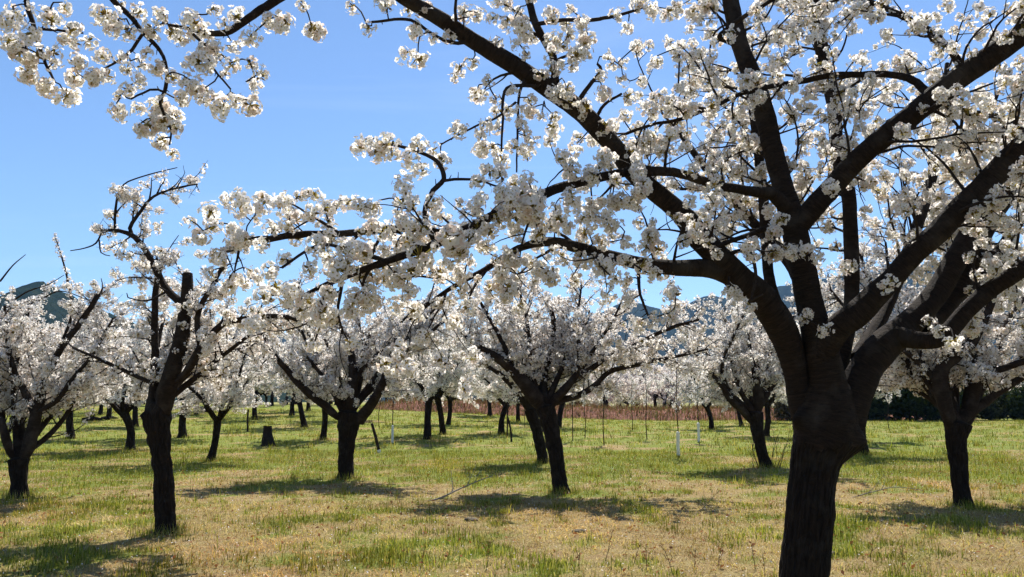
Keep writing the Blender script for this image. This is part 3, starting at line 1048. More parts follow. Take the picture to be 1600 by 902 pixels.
# ------------------------------------------------------------------ the trees around it
def spread_limbs(fork, n, rng, length, r, az0=None, incl=(.6, 1.0)):
    """scaffold limbs leaving the fork in a vase"""
    out = []
    a0 = rng.uniform(0, 6.28)
    for k in range(n):
        a = (a0 + k * 6.283 / n + rng.uniform(-.35, .35)) if az0 is None else az0[k] + rng.uniform(-.2, .2)
        th = rng.uniform(*incl)
        d = np.array([math.sin(th) * math.cos(a), math.sin(th) * math.sin(a), math.cos(th)])
        L = length * rng.uniform(.8, 1.15)
        p = wander(fork - d * .05, d, L, r * rng.uniform(.8, 1.1), r * .22, rng, .16, .11, .035, 0)
        out.append(p)
    return out


def furnish(t, limbs, every=.085, l1=(.5, 1.4), dens=(5, 11, 13), size=.060, t0=.18, droop=.055, every2=.115, l2=(.14, .5)):
    for p in limbs:
        t.dress(p, dens[0], size, .45, 1.0)
        k = min(1.0, max(.26, p[0, 3] / .042))
        for q in t.shoots(p, every * (.5 + .5 * k), (l1[0] * k, l1[1] * k), .013, t0, 1.0, (.5, 1.25), .015, droop, .12, True, t.bias):
            if q[-1, 2] < t.low:
                continue
            t.twigs.append(q)
            t.dress(q, dens[1], size, .15, 1.0)
            for s in t.shoots(q, every2, l2, .0055, .15, 1.0, (.5, 1.2), .015, .02, .15):
                if s[-1, 2] < t.low:
                    continue
                t.twigs.append(s)
                t.dress(s, dens[2], size, .1, 1.0)


BASES = [(base, .19)]


def traced_tree(seed, foot, trunk, limbs, label, n_auto=3, auto_len=1.9, auto_az=None, n_single=0, extra=None, low=1.5, knob=None, **kw):
    """tree whose trunk and main limbs follow the photograph, at its own distance; furnished with shoots"""
    t = Tree(seed)
    rng = t.rng
    b = ground_hit(*foot)
    Y = b[1]
    t.low = b[2] + low
    t.bias = (0, .75, .25)
    root = empty('cherry_tree', b, label, 'tree', None)
    rows = [(x, y, Y + d, w) for x, y, d, w in trunk]
    tp = px_path(rows, step=.05)
    tp[:, 3] *= np.linspace(.80, .98, len(tp))
    foot_row = tp[0].copy()
    foot_row[2] = b[2] - .06
    foot_row[3] *= 1.4
    tp = np.vstack([foot_row, tp])
    g = Geo()
    tube(g, tp, 28, 0, .10, seed)
    V = g.v[0]
    for px, py, amp, rad in (knob or ()):             # swollen lumps of old pruning wounds
        q = at(px, py, Y - .05)
        w = np.exp(-((V - q) ** 2).sum(1) / rad ** 2)
        V += (w[:, None] * unit(q - np.array([tp[len(tp) // 2, 0], Y + .1, q[2]])) * amp).astype(np.float32)
    V += np.array([[noise.noise((p[0] * 14, p[1] * 14, p[2] * 9)) * .016] * 2 + [0] for p in V], np.float32)
    g.build('trunk', M['bark_old'], root, smooth=True)
    paths = []
    for i, L in enumerate(limbs):
        p = px_path([(x, y, Y + d, w) for x, y, d, w in L], step=.09)
        p[1:, :3] += np.cumsum(rng.normal(size=(len(p) - 1, 3)) * .006, 0) * .7
        p[:, 3] *= np.clip(np.linspace(.45, 1.0 + .14 * len(p), len(p)), .45, 1.0) if i < 3 else 1.0
        paths.append(p)
        limb_part('limb', p, root, 12, M['bark'], .07, i * 2.3 + seed)
    fork = tp[-1, :3]
    auto = spread_limbs(fork, n_auto, rng, auto_len, tp[-1, 3] * .42, auto_az) if n_auto else []
    for i, p in enumerate(auto):
        limb_part('limb', p, root, 10, M['bark'], .07, i * 2.9 + seed)
    BASES.append((b, tp[1, 3]))
    furnish(t, paths + auto, **kw)
    if extra:
        extra(t, Y)
    twig_mesh(t.twigs).build('twigs', M['twig'], root, smooth=True, uv=False)['kind'] = 'stuff'
    bloom(t, root, n_single, MID_MESH, MID if n_single or seed == 26 else FAR, rng)
    return root, t


FT = -math.pi / 2                                      # towards the viewer's side of the orchard
def t2_extra(t, Y):
    for rows in ([(190, 293, .1, 2.6), (200, 284, .1, 2.3), (236, 272, .1, 2), (277, 262, .1, 1.3)], [(160, 361, .1, 3), (150, 380, .1, 2.6), (132, 388, .1, 2), (110, 392, .1, 1.5)], [(155, 375, .1, 2.4), (158, 395, .1, 2), (172, 400, .1, 1.4)], [(262, 455, 0, 4), (230, 470, 0, 3), (200, 465, 0, 2), (198, 458, 0, 1.3)]):
        t.twigs.append(px_path([(x, y, Y + d, w) for x, y, d, w in rows], step=.06))
traced_tree(21, (260, 834), [(260, 828, 0, 42), (258, 808, 0, 37), (256, 750, 0, 34), (251, 705, 0, 33), (248, 672, 0, 38), (248, 650, 0, 38), (252, 632, 0, 32)],
    [[(254, 660, 0, 30), (258, 620, -.05, 28), (266, 590, -.1, 27), (280, 536, -.1, 24), (287, 489, -.1, 20), (290, 450, -.1, 18), (291, 426, -.1, 15)],
     [(270, 600, -.1, 16), (290, 583, -.15, 14), (310, 550, -.2, 13), (324, 530, -.2, 12), (345, 510, -.3, 10), (364, 502, -.4, 9), (405, 496, -.5, 8), (452, 496, -.6, 7), (489, 509, -.7, 4)],
     [(312, 547, -.2, 11), (307, 509, -.2, 9), (314, 475, -.2, 8), (331, 445, -.2, 7), (352, 405, -.2, 4)],
     [(236, 665, .05, 24), (238, 630, .1, 18), (243, 597, .15, 14), (245, 519, .2, 11), (250, 450, .2, 9), (262, 400, .2, 6)],
     [(288, 478, -.1, 13), (263, 455, 0, 11), (245, 425, .05, 10), (230, 395, .05, 9), (213, 372, .1, 8), (189, 362, .1, 6), (159, 361, .1, 3)],
     [(212, 374, .1, 6), (202, 357, .1, 6), (219, 330, .1, 5), (238, 308, .1, 4), (270, 297, .1, 3), (305, 290, .1, 2)],
     [(180, 362, .1, 4), (180, 330, .1, 4), (182, 305, .1, 3), (190, 292, .1, 2.5)],
     [(243, 602, .1, 7), (200, 582, .1, 6), (150, 560, 0, 5), (113, 543, 0, 4)]],
    'cherry tree with a lumpy knob on its slim trunk below two upright limbs', 5, 2.2, [2.2, .9, 1.6, .3, 2.9], 300, t2_extra, knob=((232, 650, .085, .075), (234, 668, .06, .06), (238, 688, .045, .05), (264, 676, .03, .05)),
    every=.11, l1=(.3, .9), dens=(4, 9, 11), size=.054, t0=.15, every2=.12, l2=(.1, .4))
traced_tree(22, (540, 748), [(540, 744, 0, 34), (540, 728, 0, 28), (542, 690, 0, 29), (545, 662, 0, 36), (547, 645, 0, 34)],
    [[(535, 657, 0, 16), (508, 634, -.2, 13), (478, 610, -.4, 12), (450, 583, -.5, 10), (430, 560, -.6, 8), (405, 525, -.7, 4)],
     [(536, 650, 0, 9), (520, 612, -.1, 8), (500, 585, -.1, 7), (478, 555, -.2, 4)],
     [(547, 652, 0, 22), (550, 610, 0, 18), (551, 575, .1, 14), (545, 540, .2, 11), (533, 512, .2, 8), (505, 490, .2, 4)],
     [(553, 602, 0, 9), (565, 578, .1, 7), (598, 545, .1, 6), (632, 500, .1, 4), (680, 468, .1, 3)],
     [(560, 658, 0, 20), (585, 625, -.1, 15), (600, 595, -.2, 13), (610, 565, -.2, 12), (626, 551, -.3, 9), (655, 535, -.3, 7), (690, 505, -.3, 4)],
     [(608, 570, -.2, 9), (616, 540, -.2, 7), (625, 510, -.2, 4)]],
    'cherry tree on a stout straight trunk forking low into an even fan of limbs', 7, 2.9, [1.2, 2.0, .3, 2.9, 1.6, .8, 2.4], 150, every=.105)
traced_tree(23, (877, 771), [(877, 768, 0, 36), (874, 750, 0, 28), (867, 700, 0, 27), (857, 655, 0, 28), (851, 636, 0, 30)],
    [[(850, 642, 0, 26), (826, 606, -.1, 24), (805, 582, -.2, 18), (780, 560, -.3, 14), (755, 545, -.4, 9), (728, 525, -.5, 5)],
     [(857, 642, 0, 18), (870, 620, 0, 14), (890, 598, 0, 12), (903, 575, .1, 10), (905, 545, .1, 8), (900, 510, .2, 4)],
     [(860, 634, 0, 14), (880, 625, .1, 11), (905, 618, .1, 10), (930, 600, .2, 9), (952, 580, .3, 8), (1000, 570, .4, 7), (1060, 558, .5, 5), (1105, 548, .5, 3)],
     [(905, 588, .1, 9), (950, 560, 0, 8), (990, 540, -.1, 7), (1040, 515, -.2, 6), (1090, 500, -.2, 4)],
     [(851, 632, 0, 15), (850, 590, .4, 12), (862, 540, .6, 10), (866, 500, .7, 8), (858, 465, .7, 4)],
     [(805, 585, -.2, 10), (790, 545, -.1, 8), (770, 505, 0, 6), (750, 470, 0, 4)]],
    'cherry tree whose dark trunk leans over, standing just before another leaning trunk', 7, 2.9, [1.3, 2.1, .8, 2.5, .2, 2.9, 1.7], 150, every=.105)
traced_tree(24, (1505, 792), [(1505, 788, 0, 38), (1502, 768, 0, 30), (1497, 720, 0, 30), (1494, 690, 0, 33), (1497, 662, 0, 42)],
    [[(1486, 675, 0, 26), (1478, 640, -.1, 22), (1468, 602, -.1, 24), (1472, 575, -.1, 22), (1495, 553, -.1, 20), (1520, 528, -.1, 16), (1545, 480, 0, 11), (1560, 430, 0, 6)],
     [(1506, 672, .1, 26), (1515, 630, .1, 24), (1520, 590, .1, 24), (1522, 545, .1, 20), (1520, 500, .2, 15), (1530, 450, .3, 9), (1535, 390, .3, 5)],
     [(1525, 592, .1, 12), (1555, 580, -.1, 11), (1600, 563, -.3, 10), (1680, 540, -.4, 6), (1740, 500, -.4, 4)],
     [(1467, 600, -.1, 12), (1440, 570, 0, 9), (1410, 545, 0, 7), (1380, 510, .1, 4)]],
    'cherry tree with a narrow V of two thick limbs standing before the dark shrubs', 8, 3.2, [1.3, 2.0, .1, 2.6, .4, 1.0, 1.7, 2.9], 200, low=1.75)
def t9_extra(t, Y):
    p = px_path([(92, 545, Y, 5), (112, 490, Y, 4), (104, 430, Y, 3), (85, 365, Y, 1.6)], step=.08)
    t.twigs.append(p)
    t.dress(p, 26, .045, .3, 1.0, .01)
    for rows in ([(20, 470, 0, 3), (45, 455, 0, 2.4), (75, 445, 0, 1.6), (100, 430, 0, 1)], [(0, 440, 0, 3), (20, 415, 0, 2), (40, 398, 0, 1)], [(150, 470, 0, 3), (160, 450, 0, 2), (158, 435, 0, 1)], [(60, 470, 0, 2.5), (95, 455, 0, 2), (140, 470, 0, 1.4)]):
        t.twigs.append(px_path([(x, y, Y + d, w) for x, y, d, w in rows], step=.08))
traced_tree(25, (28, 778), [(29, 774, 0, 36), (30, 755, 0, 27), (29, 735, 0, 28), (29, 718, 0, 32)],
    [[(24, 724, 0, 15), (10, 690, -.1, 13), (0, 660, -.1, 12), (-25, 600, -.1, 10), (-40, 540, -.1, 6)],
     [(33, 726, 0, 24), (42, 699, 0, 21), (52, 655, 0, 18), (60, 620, 0, 15), (70, 590, 0, 12), (98, 536, 0, 10), (125, 499, 0, 9), (153, 458, 0, 7.5)],
     [(57, 645, 0, 9), (88, 625, -.1, 8), (108, 598, -.1, 7), (132, 568, -.1, 5), (150, 545, -.1, 3)],
     [(53, 642, 0, 13), (40, 615, .1, 11), (25, 585, .1, 9), (12, 540, .1, 7), (8, 480, .1, 4)]],
    'cherry tree forking low into a wide V beside the tree with the knobbed trunk', 6, 2.7, [1.8, 2.6, 2.2, 1.2, 3.1, .6], 150, t9_extra)
traced_tree(26, (1197, 731), [(1197, 728, 0, 26), (1190, 705, 0, 20), (1183, 670, 0, 22), (1181, 645, 0, 24)],
    [[(1176, 662, 0, 14), (1158, 640, -.1, 12), (1142, 625, -.2, 11), (1125, 600, -.3, 8), (1100, 570, -.4, 5)],
     [(1183, 650, 0, 18), (1186, 620, 0, 15), (1180, 588, .1, 11), (1172, 555, .1, 7), (1165, 515, .2, 4)],
     [(1187, 640, 0, 11), (1205, 605, .1, 9), (1230, 575, .1, 7), (1250, 545, .1, 4)]],
    'crooked cherry tree with thin bare suckers sprouting around its foot', 6, 3.2, [1.2, 2.2, 1.7, 2.7, .2, 3.0])
traced_tree(27, (847, 724), [(848, 721, 0, 23), (846, 705, 0, 20), (838, 670, 0, 19), (828, 640, 0, 20)],
    [[(828, 645, 0, 15), (812, 615, -.1, 12), (790, 590, -.2, 9), (760, 570, -.3, 5)],
     [(830, 640, 0, 14), (838, 600, .2, 11), (830, 560, .3, 8), (815, 510, .4, 4)]],
    'leaning cherry tree half hidden behind another leaning trunk', 5, 2.7, [.4, 1.6, 2.6, -2.2, 1.1])
traced_tree(28, (1348, 710), [(1348, 707, 0, 24), (1343, 690, 0, 22), (1335, 660, 0, 21), (1330, 640, 0, 22)], [],
    'cherry tree mostly hidden behind the thick graft-ridged trunk', 7, 3.3)

# ------------------------------------------------------------------ rows further back: four grown trees, copied
def grown_tree(seed, variants, h, lean, n, length, every, size):
    t = Tree(seed)
    rng = t.rng
    tp = resample([(0, 0, -.08, .19), (0, 0, .10, .125), (lean * .3 + .05, .03, h * .5, .098), (lean, 0, h, .115)], .08)
    g = Geo()
    tube(g, tp, 14, 0, .12, seed)
    fork = tp[-1, :3]
    limbs = spread_limbs(fork - np.array([0, 0, .12]), n, rng, length, .075, None, (.45, 1.05))
    for i, p in enumerate(limbs):
        tube(g, p, 8, 0, .06, i * 2.0 + seed)
    t.low = 1.2 if variants is MID else .55
    furnish(t, limbs, every=every, size=size, droop=.05 if variants is MID else .10, l1=(.5, 1.4), t0=.15)
    tw = twig_mesh([p for p in t.twigs if p[0, 3] > .006])
    c = Geo()
    bloom_mesh(c, t.clusters, variants, rng)
    return (g.mesh('trunk', M['bark_old'], smooth=True), tw.mesh('twigs', M['twig'], uv=False), c.mesh('crown', BLOOM, uv=False, attr='tint'))


def fewer(v, k):
    return v


PROTO = [grown_tree(61, MID, 1.25, .12, 7, 2.8, .115, .064), grown_tree(62, MID, 1.05, -.22, 8, 2.6, .12, .064), grown_tree(63, MID, 1.35, .3, 7, 2.9, .115, .064)]
PFAR = [grown_tree(71, FAR, 1.2, .15, 8, 2.9, .13, .075), grown_tree(72, FAR, 1.35, -.2, 7, 3.0, .13, .075)]


def place(kind, p, rz, s, label, group=None, name='cherry_tree'):
    root = empty(name, p, label, 'tree', group)
    root.rotation_euler = (0, 0, rz)
    root.scale = (s, s, s)
    for nm, me in zip(('trunk', 'twigs', 'crown'), kind):
        o = bpy.data.objects.new(nm, me)
        col.objects.link(o)
        o.parent = root
        if nm != 'trunk':
            o['kind'] = 'stuff'
    return root


rng = np.random.default_rng(77)
SEEN = [  # foot in the photograph, prototype, turn, scale
    (110, 686, 0, 2.6, .95), (203, 703, 1, .4, .9), (27, 671, 2, 1.1, 1.0), (285, 684, 1, 2.2, 1.0), (330, 721, 0, .3, .72), (475, 668, 2, 3.0, .95), (505, 687, 0, 5.1, .8), (398, 656, 1, 1.9, 1.0),
    (668, 687, 0, 1.4, 1.0), (692, 679, 2, 4.0, .9), (783, 678, 1, 3.6, .95), (873, 668, 2, .6, 1.05), (1112, 671, 1, .2, .95), (1347, 690, 0, 4.4, 1.0)]
FARLBL = 'small far cherry tree in white bloom among the distant orchard rows'
FARGRP = 'cherry trees in the far rows'
SPEC = {2: 'cherry tree on a short dark trunk far behind the wide V tree', 3: 'cherry tree on a thick knotty trunk seen just past the knobbed trunk', 5: 'cherry tree with a low side limb far behind the stout fan-limbed tree', 6: 'cherry tree on a thin crooked trunk behind the stout fan-limbed tree',
        9: 'cherry tree on a doubled dark trunk beside the Y-forked tree', 11: 'cherry tree with a tapering trunk seen behind the two leaning trunks', 12: 'cherry tree on a slanting trunk beyond the crooked tree with suckers', 7: 'cherry tree with a stubby trunk beyond the charred stump', 13: 'cherry tree right behind the tree hidden by the graft-ridged trunk', 0: 'cherry tree on a gently bent trunk a row behind the wide V tree', 1: 'cherry tree with splayed low limbs right behind the knobbed trunk', 4: 'young slim-stemmed cherry tree in the straw grass near the charred stump',
        8: 'cherry tree with a Y fork standing before the red earth bank', 10: 'low squat cherry tree with wide flat fork before the red earth bank'}
taken = []
for i, (px, py, k, rz, s) in enumerate(SEEN):
    b = ground_hit(px, py)
    taken.append(b)
    lb = SPEC.get(i)
    place(PROTO[k], b, rz, s * 1.28, lb or FARLBL, None if lb else FARGRP)
for row, y in enumerate((30, 37, 44, 51, 58, 73, 80, 87, 95, 104)):
    half = y * .66 + 3
    x = -half + rng.uniform(0, 4)
    while x < half:
        yy = y + rng.uniform(-1.2, 1.2)
        xx = x
        px, py, _ = to_px((xx, yy, gz(xx, yy)))
        clear = all((xx - b[0]) ** 2 + (yy - b[1]) ** 2 > 20 for b in taken)
        open_ = y < 60 and (540 < px < 660 or 880 < px < 1110 or px > 1225)   # meadow with saplings, no old trees
        if clear and not open_:
            place(PFAR[int(rng.integers(2))] if y > 40 else PROTO[int(rng.integers(3))], (xx, yy, gz(xx, yy) if y < 62 or y > 80 else gz(xx, yy) + .0), rng.uniform(0, 6.28), rng.uniform(1.1, 1.4) * (1.0 if y < 60 else 1.15), FARLBL if y < 60 else 'cherry tree in white bloom rising beyond the red earth bank', FARGRP if y < 60 else 'cherry trees beyond the red bank')
        x += (6.5 if y < 60 else 5.0) + rng.uniform(-1, 1)

# saplings on thin stems, some with white guards round the foot
def sapling_meshes(seed, bend):
    t = Tree(seed)
    rng = t.rng
    st = resample([(0, 0, -.05, .022), (bend, 0, .7, .017), (-bend * .6, 0, 1.5, .015), (0, 0, 2.3, .012), (.05, 0, 3.0, .006)], .12)
    g = Geo()
    tube(g, st, 7, 0, .06, seed)
    l1 = t.shoots(st, .075, (.35, .85), .008, .45, 1.0, (.5, 1.0), .05, 0, .1)
    for q in l1:
        t.twigs.append(q)
        t.dress(q, 13, .055, .1, 1.0)
    tw = twig_mesh(t.twigs)
    c = Geo()
    bloom_mesh(c, t.clusters, MID, rng)
    return (g.mesh('trunk', M['twig'], smooth=True), tw.mesh('twigs', M['twig'], uv=False), c.mesh('crown', BLOOM, uv=False, attr='tint'))


SAP = [sapling_meshes(81, .05), sapling_meshes(82, -.07), sapling_meshes(83, .02)]
gg = Geo()
tube(gg, resample([(0, 0, -.02, .055), (0, 0, .3, .052), (.01, 0, .75, .055)], .1), 12)
GUARD = gg.mesh('trunk_guard', M['guard'], smooth=True)
SAPS = [(613, 692, 0, 1.0, 1, 'sapling with a pale foot guard near the leaning dark stick'), (593, 671, 1, .9, 0, None), (895, 689, 2, 1.0, 0, None), (914, 685, 0, .95, 0, None), (944, 696, 1, 1.0, 0, 'sapling on a bowed stem near the leaning pair of cherry trunks'), (988, 672, 2, .9, 0, None),
        (1011, 687, 0, 1.0, 0, None), (1060, 713, 2, .9, 1, 'sapling with a tall clean white guard round its foot'), (1092, 691, 1, .95, 2, 'sapling with a weathered guard beside the one in the tall white guard'), (1390, 674, 1, .95, 0, 'sapling standing alone before the dark shrubs'), (1150, 664, 0, .9, 0, None), (820, 668, 2, .9, 0, None)]
for px, py, k, s, gd, lb in SAPS:
    r_ = place(SAP[k], ground_hit(px, py), px * .7, s, lb or 'thin cherry sapling in the meadow before the red earth bank', None if lb else 'saplings before the red bank', 'cherry_sapling')
    if gd:
        o = bpy.data.objects.new('trunk_guard', GUARD)
        col.objects.link(o)
        o.parent = r_
        o.scale = (.75, .75, .8) if px < 700 else (1, 1, 1)

# poles and sticks standing in the grass
def stick(rows, label, name='stake', material='twig', tipmat=None, group=None):
    b = ground_hit(rows[0][0], rows[0][1])
    root = empty(name, b, label, 'stake', group)
    p = px_path([(x, y, b[1] + d, w) for x, y, d, w in rows], step=.1)
    p = np.vstack([p[0] + np.array([0, 0, -.08, 0]), p])
    g = Geo()
    tube(g, p, 7, 0, .08, rows[0][0])
    g.build('pole', M[material], root, smooth=True)
    if tipmat:
        g = Geo()
        q = p[:max(3, len(p) // 3)].copy()
        q[:, 3] += .006
        tube(g, q, 7)
        g.build('painted_foot', M[tipmat], root, smooth=True, uv=False)
    return root


stick([(593, 708, 0, 5), (587, 683, 0, 5), (581, 662, 0, 4)], 'short dark leaning stick with a whitened foot', tipmat='guard')
stick([(799, 691, 0, 3), (798, 672, 0, 3), (793, 650, 0, 2.5)], 'thin slanted pole beside the squat wide-forked cherry tree')
stick([(792, 684, 0, 2.5), (793, 660, 0, 2.5), (793, 632, 0, 2)], 'thin upright pole beside the squat wide-forked cherry tree')
stick([(387, 675, 0, 3), (387, 655, 0, 3), (388, 640, 0, 2.5)], 'thin dark pole behind the charred stump')

# charred stump
b = ground_hit(419, 697)
st = px_path([(419, 700, b[1], 30), (419, 694, b[1], 21), (418, 686, b[1], 18), (418, 676, b[1], 13), (418, 666, b[1], 13)], step=.04)
g = Geo()
tube(g, st, 22, 0, .14, 3.0, cap=False)
root = empty('tree_stump', b, 'short charred tree stump flaring at its foot in the grass', 'stump')
g.build('stump_body', M['stump_wood'], root, smooth=True)
g = Geo()
top = st[-1]
ring = [(top[0] + math.cos(a) * top[3] * .97, top[1] + math.sin(a) * top[3] * .97, top[2] - .005 + .02 * math.sin(a * 3)) for a in np.linspace(0, 2 * math.pi, 22, endpoint=False)]
g.add(np.vstack([ring, [(top[0], top[1], top[2] - .02)]]), [[i, (i + 1) % 22, 22] for i in range(22)])
g.build('cut_face', M['stump_wood'], root, uv=False)

# logs lying far left
for px0, px1, py, w, lb in ((128, 160, 655, 6, 'dark log lying on the ground, the shorter one with a broken knot'), (158, 184, 653, 5, 'thin dark log lying aslant behind the splayed tree')):
    b = ground_hit((px0 + px1) / 2, py + 3)
    p0, p1 = at(px0, py, b[1]), at(px1, py - 1, b[1] + .5)
    r_ = w * .5 * b[1] / FPX
    for q in (p0, p1):
        q[2] = gz(q[0], q[1]) + r_ * .7
    root = empty('log', b, lb, 'log')
    g = Geo()
    tube(g, resample([(*p0, r_), (*(p0 * .5 + p1 * .5 + np.array([0, 0, .05])), r_ * 1.1), (*p1, r_ * .6)], .15), 10, 0, .15, px0)
    g.build('log_body', M['stump_wood'], root, smooth=True)
    g = Geo()
    mid = p0 * .5 + p1 * .5
    tube(g, resample([(*mid, r_ * .5), (*(mid + np.array([.12, 0, .3])), r_ * .25)], .1), 6)
    g.build('broken_knot', M['stump_wood'], root, smooth=True)

# fallen pruned branches
def fallen(px, py, az, L, seed, label, material='dead_wood', r=.011):
    t = Tree(seed)
    b = ground_hit(px, py)
    d = np.array([math.cos(az), math.sin(az), .08])
    root = empty('fallen_branch', b, label, 'branch')
    p = wander(b - d * L * .5 + np.array([0, 0, .04]), d, L, r, r * .4, t.rng, .09, .12, 0, .03)
    g = Geo()
    tube(g, p, 7, 0, .08, seed)
    g.build('stem', M[material], root, smooth=True)
    for q in t.shoots(p, L * .17, (L * .2, L * .5), r * .6, .15, .95, (.6, 1.1), .10, .02, .07, True, (0, 0, .9)):
        g = Geo()
        q[:, 2] = np.maximum(q[:, 2], .015)
        tube(g, q, 5)
        for s in t.shoots(q, .15, (.08, .25), r * .35, .3, .95, (.5, 1.0), .03, 0, .06):
            tube(g, s, 4)
        g.build('side_twig', M[material], root, smooth=True)


fallen(715, 782, .3, 1.3, 91, 'bare grey fallen branch lying in the shade beside the leaning trunk', 'dead_wood', .017)
fallen(1118, 800, -.2, 1.1, 92, 'small spiky dead branch lying in straw grass left of the graft-ridged trunk')
fallen(1375, 775, .35, 1.5, 93, 'long pale fallen branch lying between the graft-ridged trunk and the narrow V tree')
fallen(1222, 742, .6, .8, 94, 'short pale fallen branch partly hidden behind the graft-ridged trunk')

# suckers round the crooked tree's foot, each a thin shoot
b = ground_hit(1197, 732)
ts = Tree(95)
root = empty('sucker_shoots', b, 'leafless thin sucker shoots growing round the crooked tree trunk', 'shoots')
for k in range(16):
    a = ts.rng.uniform(0, 6.28)
    p0 = b + np.array([math.cos(a) * .3, math.sin(a) * .2, -.02])
    q = wander(p0, (math.cos(a) * .5, math.sin(a) * .5, 1), ts.rng.uniform(.5, 1.25), .007, .003, ts.rng, .1, .1, .05)
    g = Geo()
    tube(g, q, 4)
    for s in ts.shoots(q, .2, (.15, .4), .004, .3, 1, (.4, .8), .05, 0, .1):
        tube(g, s, 3)
    g.build('shoot', M['twig'], root, uv=False)

# dark shrubs along the right edge of the meadow
def shrub_mesh(seed, leaf0, leaf1):
    r = np.random.default_rng(seed)
    g = Geo()
    n = 5200
    lobes = [(r.uniform(-1.2, 1.2), r.uniform(-.9, .9), r.uniform(.6, 1.9), r.uniform(.7, 1.15)) for _ in range(11)]
    V, T = [], []
    for i in range(n):
        lx, ly, lz, lr = lobes[int(r.integers(len(lobes)))]
        d = unit(r.normal(size=3))
        rr = lr * r.uniform(.55, 1.05) * (1 + .2 * noise.noise((d[0] * 3 + lx, d[1] * 3, d[2] * 3)))
        c = np.array([lx, ly, lz]) + d * rr
        if c[2] < .05:
            continue
        a, b_ = frame_of(unit(d + r.normal(size=3) * .6), r)
        w = r.uniform(.05, .1)
        V += [c - a * w * 1.6, c - b_ * w, c + a * w * 1.6, c + b_ * w]
        f = r.random()
        q = tuple(leaf0[j] * (1 - f) + leaf1[j] * f for j in range(3)) + (1,)
        T += [q] * 4
    k = len(V) // 4
    g.add(V, np.arange(k * 4).reshape(-1, 4), 0, None, T)
    s = Geo()
    for i in range(9):
        lx, ly, lz, lr = lobes[i]
        tube(s, wander((lx * .15, ly * .15, -.05), (lx, ly, lz), math.sqrt(lx * lx + ly * ly + lz * lz) * 1.2, .05, .012, r, .2, .1, .03), 5)
    return g.mesh('foliage', M['shrub'], uv=False, attr='tint'), s.mesh('stem', M['twig'], uv=False)


SHR = [shrub_mesh(31, (.012, .02, .009), (.045, .06, .022)), shrub_mesh(32, (.018, .022, .012), (.07, .075, .035)), shrub_mesh(33, (.05, .045, .035), (.12, .10, .075))]
SHL = ['dark evergreen shrub in the hedge along the far meadow edge', 'olive green shrub in the hedge along the far meadow edge', 'greyish half bare shrub in the thicket along the far meadow edge']
x = 21.5
i = 0
while x < 52:
    y = 62 + rng.uniform(-1, 1.5)
    k = 2 if x < 26.5 else int(rng.integers(0, 2))
    root = empty('shrub', (x, y, gz(x, y)), SHL[k], 'shrub', 'shrubs along the meadow edge')
    s = rng.uniform(1.05, 1.45) if k < 2 else rng.uniform(.75, 1.0)
    root.scale = (s, s, s)
    root.rotation_euler = (0, 0, rng.uniform(0, 6.28))
    for nm, me in zip(('foliage', 'stem'), SHR[k]):
        o = bpy.data.objects.new(nm, me)
        col.objects.link(o)
        o.parent = root
        if nm == 'foliage':
            o['kind'] = 'stuff'
    x += 2.2 + rng.uniform(-.3, .4)
    i += 1

# ------------------------------------------------------------------ grass, fallen petals and leaf litter
rg = np.random.default_rng(123)
STRAW = np.array([(.53, .39, .15), (.60, .46, .21), (.34, .22, .085), (.64, .53, .29), (.46, .39, .12)])
GREEN = np.array([(.20, .25, .030), (.28, .31, .045), (.38, .36, .075), (.12, .155, .022), (.46, .40, .12)])
g = Geo()


